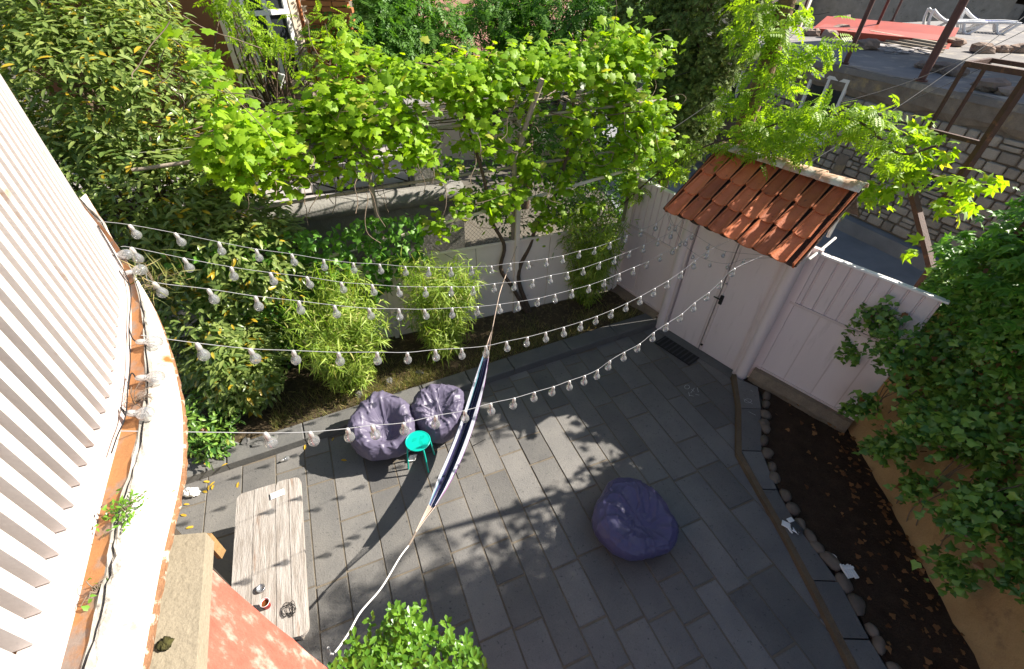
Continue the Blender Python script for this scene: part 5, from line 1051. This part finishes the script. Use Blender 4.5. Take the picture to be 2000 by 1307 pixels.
# gloves on the border slabs
gp = gz(1548, 1030, 0.085); gl = thing('work_gloves', gp, 'pair of white and dark grey work gloves on the border slab', 'gloves')
def glove(o, ang, m, mc, name):
    u = np.array([math.cos(ang), math.sin(ang), 0]); v = np.array([-u[1], u[0], 0]); up = np.array([0, 0, 1.0]); mb = MB()
    mb.box(o + up * 0.016, (0.042, 0.040, 0.012), u, v, up, 0.008)
    for k, (l, b) in enumerate(((0.060, -0.032), (0.072, -0.011), (0.068, 0.011), (0.050, 0.032))):
        a = o + u * 0.036 + v * b; mb.tube([a + up * 0.016, a + u * l * 0.55 + v * b * 0.22 + up * 0.022, a + u * l + v * b * 0.35 + up * 0.012], [0.0115, 0.0105, 0.008], 8)
    mb.tube([o - u * 0.012 - v * 0.036 + up * 0.016, o + u * 0.012 - v * 0.062 + up * 0.018, o + u * 0.036 - v * 0.072 + up * 0.013], [0.013, 0.0115, 0.009], 8)
    g = build(mb, name, m, gl); build(MB().box(o - u * 0.062 + up * 0.016, (0.030, 0.036, 0.011), u, v, up, 0.006), 'cuff', mc, g)
glove(gp + np.array([0.02, 0.015, 0.014]), -1.2, mt['glove'], mt['paper'], 'glove'); glove(gp + np.array([-0.035, 0.0, 0.0]), -0.55, mt['paper'], mt['paper'], 'glove')
p = gz(1657, 1117, 0.10); ps_ = thing('plastic_trim', p, 'bundle of short white plastic trim strips dropped on the soil', 'plastic strips')
for k in range(5): build(MB().box(p + np.array([-0.05 + 0.026 * k, 0.0, 0.012 + 0.004 * (k % 2)]), (0.009, 0.075 - 0.006 * (k % 3), 0.010), (1, 0.15, 0), (-0.15, 1, 0)), 'strip', mt['paper'], ps_)
build(MB().box(p + np.array([0.0, 0.03, 0.03]), (0.062, 0.012, 0.006), (1, 0.15, 0), (-0.15, 1, 0)), 'strip', mt['paper'], ps_)
build(MB().tube([gz(1620 + 14 * math.cos(t), 1092 + 10 * math.sin(t), 0.075) for t in np.linspace(0.4, -2.2, 10)], 0.008, 6), 'hose_piece', mt['cream_metal'], label='short curved offcut of pale hose on the soil by the cobbles', cat='hose')
# fallen leaves
lv, lf = LAUREL; lme = bpy.data.meshes.new('fallen_leaf'); lme.from_pydata([tuple(p) for p in lv], [], lf); lme.materials.append(mt['yellowleaf'])
for x, y in ((397, 940), (408, 948), (414, 957), (405, 962), (358, 985), (352, 1005), (362, 1032), (398, 905), (424, 895), (445, 905), (466, 941), (648, 862), (678, 900), (596, 868), (420, 940), (380, 935), (556, 880), (720, 770)):
    a = rng.random() * 6.28; o = place(lme, 'fallen_leaf', None, gz(x, y, 0.16 if (x, y) in ((398, 905), (424, 895), (445, 905)) else 0.012), (math.cos(a), math.sin(a), 0), (-math.sin(a), math.cos(a), 0), (0, 0, 1), (rng.uniform(.07, .11),) * 3)
    tag(o, 'yellow fallen leaf on the paving near the laurel and kerb', 'leaf', 'yellow leaves fallen on the paving')
litter = thing('leaf_litter', (4.3, 2.6, 0.05), 'brown dry leaves scattered on the soil along the ochre wall', 'leaves')
P = []
for i in range(260):
    y = rng.uniform(-0.2, 4.7); w = at_y(wp, y)[0]; P.append((w - 0.12 - abs(rng.gauss(0, 0.30 if i % 3 else 0.55)), y, 0.115 + rng.random() * 0.02))
P = np.array([p for p in P if p[0] > 3.75]); foliage(litter, IVY, P, orient(len(P), 1.2, None, 0.7), nrng.uniform(0.03, 0.075, len(P)), mt['dryleaf'], 0, 'dry_leaves')
litter['kind'] = 'stuff'
for i in range(9): p = gz(rng.uniform(470, 640), rng.uniform(855, 880), 0.10); p = gz(*((405, 882), (440, 876), (455, 868), (480, 862), (503, 868), (530, 856), (700, 770), (760, 745), (820, 728))[i], 0.12); rock(p, (rng.uniform(.05, .1), rng.uniform(.04, .07), 0.045), 40 + i, 'stone', ('grey stone half buried behind the kerb, ' + ORD[i] + ' of nine from the bay') if i < 9 else '', 'stones along the kerb', mt['kerb'])

# ------------------------------------------------------------------ plants
# laurel at the left
lt = thing('laurel_tree', (-4.6, 5.6, 0.1), 'huge dense laurel with glossy green and some yellow leaves, left of the terrace', 'tree')
lobes = [((-4.3, 5.0, 0.9), (0.95, 0.75, 0.9), 0.8), ((-3.75, 4.35, 0.75), (0.5, 0.45, 0.55), 0.35), ((-4.0, 5.5, 2.0), (1.1, 0.8, 0.9), 1.0), ((-5.0, 5.7, 2.6), (1.4, 1.0, 1.1), 1.3), ((-5.1, 6.3, 3.7), (1.35, 1.1, 1.1), 1.3), ((-6.6, 6.3, 3.6), (1.5, 1.2, 1.5), 1.0), ((-6.3, 7.0, 5.0), (2.0, 1.4, 1.1), 1.2), ((-8.3, 7.2, 5.0), (1.6, 1.4, 1.6), 0.7)]
P, O = clumps(lobes, 5600, 0.62); Q, OO = around(P, O, 8, 0.06); Q[:, 2] = np.maximum(Q[:, 2], 0.16)
foliage(lt, LAUREL, Q, orient(len(Q), 0.95, OO * 0.8, 0.65, 0.0), nrng.uniform(0.085, 0.165, len(Q)), mt['laurel'], 300)
build(MB().tube(smoothpath([(-4.6, 5.6, 0.0), (-4.7, 5.7, 1.2), (-5.0, 5.9, 2.4), (-5.6, 6.3, 4.0)], 5), [0.13] * 6 + [0.10] * 6 + [0.06] * 4, 10), 'trunk', mt['bark'], lt)
twigs(lt, (-4.7, 5.7, 1.3), P[nrng.permutation(len(P))], mt['bark'], 0.012, 0.003, 90)
# bamboo clumps along the back fence
def bamboo(c, h, r, n, label, lean=(0, 0)):
    t = thing('bamboo_clump', (*c, 0.1), label, 'bamboo', 'bamboo clumps along the back fence'); mb = MB(); P = []; O = []
    for i in range(n):
        a = rng.random() * 6.28; q = r * 0.35 * rng.random() ** 0.5; b = np.array([c[0] + q * math.cos(a), c[1] + q * math.sin(a), 0.08]); hh = h * rng.uniform(0.55, 1.05)
        a2 = a + rng.uniform(-.6, .6); tip = b + np.array([math.cos(a2) * r * rng.uniform(.3, 1.0) + lean[0], math.sin(a2) * r * rng.uniform(.3, 1.0) + lean[1], hh]); mid = (b + tip) / 2 + np.array([0, 0, 0.12 * hh]) - np.array([math.cos(a2), math.sin(a2), 0]) * r * 0.12
        pts = smoothpath([b, mid, tip], 6); mb.tube(pts, 0.0045, 4, False)
        for k in range(26):
            f = rng.uniform(0.2, 1.0); p = pts[int(f * 12)]; off = nrng.normal(size=3) * 0.085; 
            for _ in range(5): P.append(p + off + nrng.normal(size=3) * 0.02); O.append(unit(off + np.array([math.cos(a2) * .02, math.sin(a2) * .02, -0.02])))
    P = np.array(P); O = np.array(O); P[:, 2] = np.maximum(P[:, 2], 0.14)
    build(mb, 'canes', mt['grape'], t, kind='stuff'); foliage(t, BAMBOO, P, orient(len(P), 0.4, O, 0.6, 0.5), nrng.uniform(0.10, 0.19, len(P)), mt['bamboo'])
def bed_at(x, y): p = gz(x, y, 0.1); return p[:2]
bamboo(bed_at(690, 752), 1.9, 0.62, 62, 'leftmost and biggest bamboo clump, behind the left bean bag', (0, -0.05))
bamboo(bed_at(875, 690), 1.85, 0.50, 46, 'middle bamboo clump in front of the cream panels')
bamboo(bed_at(1145, 592), 2.05, 0.50, 46, 'bamboo clump in the corner beside the left gate fence')
# climbing ivy on the left part of the back fence
iv2 = thing('fence_ivy', W(-0.9, 0.1, 0.05), 'deep green ivy growing over the left end of the back fence', 'ivy')
P = []
for i in range(2600):
    s = rng.uniform(-2.6, 0.55); z = rng.uniform(0.15, 2.35); 
    if s > -0.5 and z < 0.8 + 0.8 * (s + 0.5): continue
    P.append(W(s, z, 0.05 + 0.42 * rng.random() * (0.5 + 0.5 * mnoise.noise(Vector((s * 2, z * 2, 0))))))
P = np.array(P); foliage(iv2, IVY, P, orient(len(P), 0.4, np.tile(-WN, (len(P), 1)), 0.8, 0.6), nrng.uniform(0.07, 0.12, len(P)), mt['creeper'], 120)
sb = thing('low_shrub', gz(400, 840, 0.1), 'low dark-leaved bush at the kerb beneath the laurel', 'bush')
P, O = clumps([((*gz(395, 800, 0.5)[:2], 0.42), (0.42, 0.36, 0.36), 1), ((*gz(400, 860, 0.3)[:2], 0.3), (0.3, 0.25, 0.2), 0.7)], 190, 0.4); Q, OO = around(P, O, 6, 0.05); Q[:, 2] = np.maximum(Q[:, 2], 0.15)
foliage(sb, LAUREL, Q, orient(len(Q), 0.5, OO, 0.7), nrng.uniform(0.08, 0.13, len(Q)), mt['ivy'], 60)
# grapevine over the pergola
gv_ = thing('grapevine', W(2.35, 0.1, 0.12), 'grapevine with big bright green leaves spread over the pergola', 'vine')
trk = [W(2.35, 0.08, 0.14), onw(1000, 560, -0.1), onw(978, 525, -0.1), onw(985, 480, -0.05), onw(960, 430, 0), onw(948, 360, 0.05), onw(925, 280, 0.1), onw(900, 210, 0.2)]
build(MB().tube(smoothpath(trk, 5), list(np.linspace(0.038, 0.02, len(trk) * 5 - 4)), 8), 'trunk', mt['bark'], gv_)
trk2 = [W(2.4, 0.08, 0.12), onw(1012, 540, -0.05), onw(1035, 480, 0), onw(1052, 430, 0.05), onw(1085, 380, 0.1), onw(1110, 290, 0.1), onw(1120, 200, 0.2)]
build(MB().tube(smoothpath(trk2, 5), list(np.linspace(0.042, 0.02, len(trk2) * 5 - 4)), 8), 'trunk', mt['bark'], gv_)
spots = [(450, 265, .42, -.3), (425, 200, .2, -.3), (480, 320, .28, -.3), (398, 150, .13, -.3), (365, 80, .13, -.3), (520, 262, .36, 0), (440, 310, .25, -.3), (600, 232, .34, .1), (655, 185, .34, .2), (650, 250, .3, .1), (720, 215, .42, .1), (785, 235, .36, .1), (800, 150, .42, .3), (880, 150, .45, .3), (945, 160, .45, .3), (940, 225, .34, .1), (1020, 125, .36, .3), (1090, 130, .42, .3), (1160, 125, .42, .3), (1215, 85, .42, .4), (1255, 115, .4, .3), (1275, 215, .34, .2), (1205, 190, .38, .2), (1130, 235, .28, .1), (800, 285, .22, -.1), (835, 300, .16, -.1), (925, 275, .24, 0), (1005, 375, .2, -.1), (1075, 430, .22, -.1), (1050, 400, .18, -.1), (850, 445, .18, -.15), (1130, 300, .26, .1), (1290, 280, .28, .1), (690, 110, .3, .5), (1240, 290, .25, .1), (560, 300, .2, 0), (735, 330, .12, -.1), (1150, 400, .2, 0), (990, 290, .18, 0), (1230, 250, .3, .1), (700, 260, .22, 0), (640, 300, .2, .0), (620, 330, .2, -.05), (690, 325, .14, -.1), (865, 325, .2, -.1), (905, 395, .18, -.1), (965, 400, .2, -.1), (1040, 320, .25, .1), (1170, 330, .25, .1), (1210, 300, .25, .1), (765, 300, .18, -.1), (555, 345, .2, -.1), (1100, 360, .25, 0), (1020, 200, .25, .1), (1230, 350, .22, 0)]
lob = [(onw(x, y, o), (r * 1.15, r, r * 0.62), r * r) for x, y, r, o in spots]
P, O = clumps(lob, 1350, 0.15); Q, OO = around(P, O, 6, 0.10)
foliage(gv_, GRAPE, Q, orient(len(Q), 0.75, OO * 0.5 + np.array([0, -0.4, 0]), 0.7, 0.5), 0.06 + 0.085 * nrng.random(len(Q)) ** 1.3, mt['grape'], 300)
mb = MB()
for i in range(150):
    p = np.array(lob[rng.randrange(len(lob))][0]) + nrng.normal(size=3) * 0.12; pts = [p]; d = unit(np.array([rng.uniform(-1, 1), rng.uniform(-.6, .3), rng.uniform(-0.9, 0.1)]))
    for k in range(5): d = unit(d + nrng.normal(size=3) * 0.4 + np.array([0, 0, -0.1])); pts.append(pts[-1] + d * rng.uniform(0.08, 0.22))
    mb.tube(smoothpath(pts, 3), 0.005, 4, False)
for i in range(26):
    a = W(rng.uniform(-2.4, 4.2), 3.4, -rng.uniform(0, 1.5)); b = W(rng.uniform(-2.4, 4.2), 3.45, -rng.uniform(0, 1.5)); b = a + unit(b - a) * rng.uniform(0.8, 2.2); mb.tube(smoothpath([a, (a + b) / 2 + nrng.normal(size=3) * 0.12, b], 5), 0.009, 5, False)
build(mb, 'canes', mt['twig'], gv_, kind='stuff')
# tree trunk with a climber, and the climber's arching arm over the gate
tk = hd(1452, 250, 8.1); tx, ty = tk[0], tk[1]
vt = thing('wrapped_tree', (tx, ty, -0.02), 'leaning brown trunk wrapped in bright pinnate climber, behind the gate roof', 'tree')
top = hd(1535, 10, 8.3); build(MB().tube(smoothpath([(tx - 0.1, ty, -0.05), (tx, ty, 2.0), tk, (tk + top) / 2 + np.array([0.03, 0, 0]), top, top + (top - tk) * 0.3], 5), [0.15] * 8 + [0.125] * 9 + [0.11] * 9, 12), 'trunk', mt['trunk'], vt)
def scatter_px(lst, per, size, m, root, tpl=PINN, rad=0.6, up=0.5, k=4):
    lb = [(hd(x, y, d), (r, r, r * 0.75), r * r) for x, y, d, r in lst]; P, O = clumps(lb, per, 0.15); Q, OO = around(P, O, k, 0.08)
    return foliage(root, tpl, Q, orient(len(Q), up, OO, 0.7, 0.5), nrng.uniform(*size, len(Q)), m)
scatter_px([(1500, 60, 8.1, .42), (1550, 80, 8.2, .2), (1470, 25, 8.2, .35), (1530, 20, 8.2, .3), (1530, 120, 8, .15), (1450, 120, 8, .16), (1500, 140, 7.9, .35), (1440, 180, 7.9, .16), (1470, 200, 7.7, .4), (1520, 200, 7.5, .2), (1420, 235, 7.7, .18), (1600, 95, 8.1, .16), (1640, 82, 8.1, .1), (1570, 130, 8, .2)], 85, (0.16, 0.28), mt['wisteria'], vt)
arm = thing('climbing_vine', hd(1400, 270, 7.2) * np.array([1, 1, 0]), 'arching arm of pale green pinnate leaves hanging over the tiled gate roof', 'climber')
armpx = [(1215, 400, 7.8), (1290, 335, 7.6), (1380, 285, 7.4), (1460, 262, 7.3), (1540, 235, 7.2), (1620, 225, 7.1), (1690, 245, 7.0), (1755, 300, 6.9), (1830, 285, 6.9)]
build(MB().tube(smoothpath([hd(*a) for a in armpx], 6), 0.014, 7), 'stem', mt['bark'], arm)
scatter_px([(1300, 325, 7.6, .28), (1370, 295, 7.4, .28), (1440, 285, 7.3, .26), (1500, 285, 7.2, .24), (1470, 250, 7.4, .3), (1540, 250, 7.2, .32), (1590, 225, 7.2, .26), (1660, 235, 7.1, .28), (1700, 255, 7.0, .24), (1735, 290, 6.95, .22), (1240, 370, 7.8, .2), (1560, 280, 7.1, .2)], 170, (0.13, 0.23), mt['wisteria'], arm)
cr2 = thing('frame_creeper', (5.5, 6.3, 3.0), 'bright creeper tangled on the foot of the rusty steel frame', 'creeper')
scatter_px([(1770, 300, 8.3, .3), (1800, 280, 8.3, .3), (1740, 330, 8.0, .28), (1710, 370, 7.9, .24), (1690, 400, 7.8, .16), (1840, 300, 8.3, .2), (1780, 340, 8.1, .25), (1860, 385, 7.6, .16), (1885, 330, 7.9, .14), (1850, 410, 7.5, .14), (1905, 365, 7.4, .2), (1720, 480, 7.5, .1), (1800, 480, 7.0, .12)], 62, (0.12, 0.19), mt['grape'], cr2, CREEP)
# cypress
cy = hd(1345, 150, 10.5); ct_ = thing('cypress_tree', (cy[0], cy[1], -0.05), 'tall dark feathery cypress behind the pergola end', 'tree')
build(MB().tube([(cy[0], cy[1], -0.06), (cy[0], cy[1], 4.0), (cy[0] + 0.1, cy[1], 7.5)], [0.14, 0.11, 0.03], 10), 'trunk', mt['bark'], ct_)
P, O = clumps([((cy[0], cy[1], 2.9), (0.75, 0.75, 1.5), 1.0), ((cy[0] + 0.1, cy[1], 4.4), (1.0, 0.9, 1.6), 1.3), ((cy[0], cy[1], 6.2), (0.7, 0.7, 1.6), 0.6), ((cy[0] - 0.9, cy[1] + 0.3, 4.6), (0.7, 0.6, 0.9), 0.5)], 2600, 0.6); Q, OO = around(P, O, 8, 0.075)
foliage(ct_, SPRAY, Q, orient(len(Q), 0.2, OO + np.array([0, 0, 0.5]), 0.8, -0.5), nrng.uniform(0.07, 0.14, len(Q)), mt['cypress'])
# leafy trees behind the pergola and farther off
def leafy(name, c, lobes, n, size, m, label, tpl=PINN, k=4, h=3.0):
    t = thing(name, (*c, -0.05), label, 'tree', 'leafy trees behind the terrace'); build(MB().tube([(*c, -0.06), (c[0] + 0.05, c[1], h * 0.6), (c[0], c[1] + 0.1, h)], [0.11, 0.08, 0.04], 8), 'trunk', mt['bark'], t)
    P, O = clumps(lobes, n, 0.3); Q, OO = around(P, O, k, 0.1); foliage(t, tpl, Q, orient(len(Q), 0.5, OO, 0.7, 0.4), nrng.uniform(*size, len(Q)), m); twigs(t, (*c, h * 0.7), P[nrng.permutation(len(P))], mt['bark'], 0.025, 0.005, 40)
def lobs(l): return [(hd(x, y, d), (r, r, r * 0.8), r * r) for x, y, d, r in l]
q = hd(820, 60, 10.5); leafy('ash_tree', q[:2], lobs([(720, 45, 10, .7), (800, 30, 10.5, .8), (770, 90, 10, .6), (860, 80, 10.5, .7), (680, 70, 9.6, .5), (740, 0, 10.5, .7)]), 420, (0.2, 0.34), mt['ash'], 'leafy young ash in front of the brick pillar', h=4.0)
q = hd(1040, 80, 11.5); leafy('ash_tree', q[:2], lobs([(960, 30, 11.5, .8), (1040, 60, 11.5, .9), (1120, 30, 11.5, .9), (1080, 110, 11, .7), (1190, 10, 12, .8), (1000, 110, 11, .6), (1000, 0, 12, .8)]), 520, (0.2, 0.34), mt['ash'], 'leafy young ash behind the middle of the pergola', h=4.0)
q = hd(510, 100, 8.6); leafy('sapling', q[:2], lobs([(470, 40, 8.6, .3), (500, 90, 8.6, .3), (490, 150, 8.5, .25), (540, 60, 8.6, .22), (565, 100, 8.5, .25), (600, 80, 8.6, .2), (470, 5, 8.8, .3), (440, 0, 8.8, .25), (620, 130, 8.7, .25), (660, 60, 8.7, .3)]), 75, (0.13, 0.24), mt['wisteria'], 'slender sapling in front of the cream wall and window', h=3.6)
hb = thing('shade_shrub', hd(1090, 330, 8.8) * np.array([1, 1, 0]), 'dark green shrubbery under the right half of the pergola', 'bush')
P, O = clumps(lobs([(1080, 290, 8.9, .55), (1140, 330, 8.7, .5), (1210, 330, 8.8, .5), (1040, 240, 9.3, .5), (1240, 380, 8.6, .35), (1120, 390, 8.3, .4), (1190, 270, 9.2, .5)]) + [(onw(x, y, o), (r, r * 0.8, r * 0.9), r * r) for x, y, r, o in ((930, 400, .34, .55), (1000, 430, .3, .5), (1080, 410, .38, .5), (1150, 390, .38, .5), (1050, 345, .4, .7), (950, 330, .3, .9), (1210, 395, .34, .4), (1120, 440, .25, .3), (880, 330, .2, 1.0), (1240, 330, .35, .5))], 900, 0.3); Q, OO = around(P, O, 6, 0.08); foliage(hb, OBOV, Q, orient(len(Q), 0.5, OO, 0.7), nrng.uniform(0.06, 0.11, len(Q)), mt['ash'])
bt = leafmat('far_wood_leaf', (0.035, 0.075, 0.018), (0.085, 0.15, 0.03), None, 0, 0.25)
fw = thing('far_wood', (0, 26, -0.05), 'dense far greenery closing the view behind the roofs', 'wood'); fw['kind'] = 'stuff'
lbs = [((x, 27 + 4 * math.sin(x * 1.3), 2.6 + 0.8 * math.sin(x * 2.1)), (2.6, 2, 3.0), 1) for x in np.arange(-26, 8, 3.0)] + [((x, 14.5 + abs(x) * 0.2, 1.6), (1.3, 1.0, 1.9), 0.6) for x in (-9, -7.2, 1.5, 3.3, 4.9)] + [((x, 60, 4.6), (6, 3, 3.4), 1) for x in range(-20, 90, 9)]
P, O = clumps(lbs, 2600, 0.5); Q, OO = around(P, O, 6, 0.28); Q[:, 2] = np.maximum(Q[:, 2], 0.0); foliage(fw, CLUMP, Q, orient(len(Q), 0.5, OO, 0.7), nrng.uniform(0.3, 0.6, len(Q)), bt)
# shade tree standing to the right of the picture
wt = thing('walnut_tree', (9.6, 3.6, 0), 'tall walnut tree right of the picture that shades the patio', 'tree')
build(MB().tube(smoothpath([(9.6, 3.6, -0.05), (9.5, 3.6, 2.5), (9.2, 3.4, 5.0), (9.0, 3.2, 7.5)], 5), [0.25] * 6 + [0.2] * 5 + [0.12] * 5, 12), 'trunk', mt['trunk'], wt)
wl = [((6.7, 3.1, 6.0), (1.2, 1.15, 0.5), 1.1), ((8.2, 3.3, 6.4), (1.4, 1.1, 0.8), 1.3), ((9.7, 3.4, 6.8), (1.3, 1.1, 1.0), 1.0), ((8.0, 1.7, 6.6), (1.5, 1.2, 0.9), 1.2), ((9.7, 1.5, 6.8), (1.5, 1.3, 1.1), 1.0), ((6.4, 1.6, 6.1), (1.2, 1.1, 0.6), 1.0)]
P, O = clumps(wl, 880, 0.2); Q, OO = around(P, O, 4, 0.12); foliage(wt, PINN, Q, orient(len(Q), 0.6, OO, 0.7, 0.4), nrng.uniform(0.28, 0.45, len(Q)), mt['ash']); twigs(wt, (9.2, 3.4, 5.2), P, mt['bark'], 0.05, 0.008, 50)
# glossy shrub at the bottom
gs_ = thing('glossy_shrub', (-0.72, 1.15, 0), 'glossy light green shrub rising at the bottom edge below the rope', 'shrub')
P, O = clumps([(gz(x, y, z), (r, r, r * 0.8), r * r) for x, y, z, r in ((795, 1195, 2.05, .10), (780, 1240, 1.95, .16), (720, 1275, 1.95, .16), (840, 1270, 1.9, .17), (905, 1295, 1.85, .14), (690, 1300, 1.9, .14), (770, 1300, 1.85, .22), (850, 1320, 1.8, .22), (925, 1275, 1.8, .06), (750, 1220, 2.0, .07))], 150, 0.2)
Q = []; OO = []
for p, o in zip(P, O):
    ax_ = unit(np.array([o[0] * 0.5, o[1] * 0.5, 1.0]) + nrng.normal(size=3) * 0.25)
    for k in range(7): a = k * 2.4; d = unit(np.array([math.cos(a), math.sin(a), 0.55])); Q.append(p + ax_ * 0.012 * k); OO.append(d)
Q = np.array(Q); OO = np.array(OO); Z = OO * -0.35 + np.array([0, 0, 1.0]) + nrng.normal(size=Q.shape) * 0.2; Z /= np.linalg.norm(Z, axis=1)[:, None]; X = OO - Z * (OO * Z).sum(1)[:, None]; X /= np.linalg.norm(X, axis=1)[:, None]
foliage(gs_, OBOV, Q, (X, np.cross(Z, X), Z), nrng.uniform(0.042, 0.068, len(Q)), mt['shrub'], 300)
twigs(gs_, (-0.72, 1.1, 0.0), P, mt['bark'], 0.010, 0.003, 26, 'stem', 0.0, 0.02)
# grass and weeds in the bed
gr = thing('bed_grass', (*(K0 + KD * 4 + KN * 0.6)[:2], 0.1), 'patchy green and straw-coloured grass in the bed behind the kerb', 'grass'); gr['kind'] = 'stuff'
P = []
while len(P) < 8500:
    s = rng.uniform(1.6, 8.0); o = 0.30 + abs(rng.gauss(0, 0.32)); p = K0 + KD * s + KN * o
    if (p - W0) @ WN > -0.05: continue
    if mnoise.noise(Vector((p[0] * 1.8, p[1] * 1.8, 3))) > rng.uniform(-0.5, 0.35): P.append((p[0], p[1], 0.09))
P = np.array(P); Zr = nrng.normal(size=P.shape) * 0.5; Zr[:, 2] = 1; X = Zr / np.linalg.norm(Zr, axis=1)[:, None]; Y = np.cross(X, nrng.normal(size=P.shape)); Y /= np.linalg.norm(Y, axis=1)[:, None]
foliage(gr, GRASS, P, (X, Y, np.cross(X, Y)), nrng.uniform(0.05, 0.17, len(P)), mt['grass'], 0, 'blades')

# mat at the gate and chalk marks on the paving
mb_ = MB().box(G(-0.22, 0.34, 0.012), (0.36, 0.15, 0.009), GU, GN, (0, 0, 1), 0.004); dm = build(mb_, 'door_mat', mt['black'], label='dark ribbed mat lying in front of the gate', cat='mat')
for k in range(9): build(MB().box(G(-0.54 + 0.08 * k, 0.34, 0.0235), (0.012, 0.135, 0.0025), GU, GN), 'rib', mt['glove'], dm)
mt['chalk'] = M('white_chalk', (0.55, 0.55, 0.54), (0.4, 0.4, 0.39), 40, 1.0)
def chalk(strokes, z, label):
    mb = MB()
    for st_ in strokes:
        P_ = [gz(x, y, z) for x, y in st_]
        for a, b in zip(P_, P_[1:]):
            d = unit(b - a); n_2 = np.array([-d[1], d[0], 0]) * 0.0035; mb.add([a - n_2, b - n_2, b + n_2, a + n_2], [(0, 1, 2, 3)])
    build(mb, 'chalk_marks', mt['chalk'], label=label, cat='chalk marks')
def ringpx(x, y, rx, ry): return [(x + rx * math.cos(t), y + ry * math.sin(t)) for t in np.linspace(0, 6.28, 13)]
chalk([ringpx(1342, 756, 5, 4), [(1350, 760), (1356, 765)], [(1356, 758), (1349, 768)], [(1362, 757), (1364, 766)], [(1347, 772), (1355, 774)], [(1358, 770), (1366, 772)], [(1345, 766), (1347, 774)]], 0.009, 'small white chalk circle and crosses scribbled on the paving before the gate')
chalk([ringpx(1461, 783, 7, 4), [(1452, 779), (1470, 789)], [(1462, 804), (1476, 811)], [(1466, 762), (1470, 765)]], 0.088, 'white chalk oval and strokes on the raised border slab')
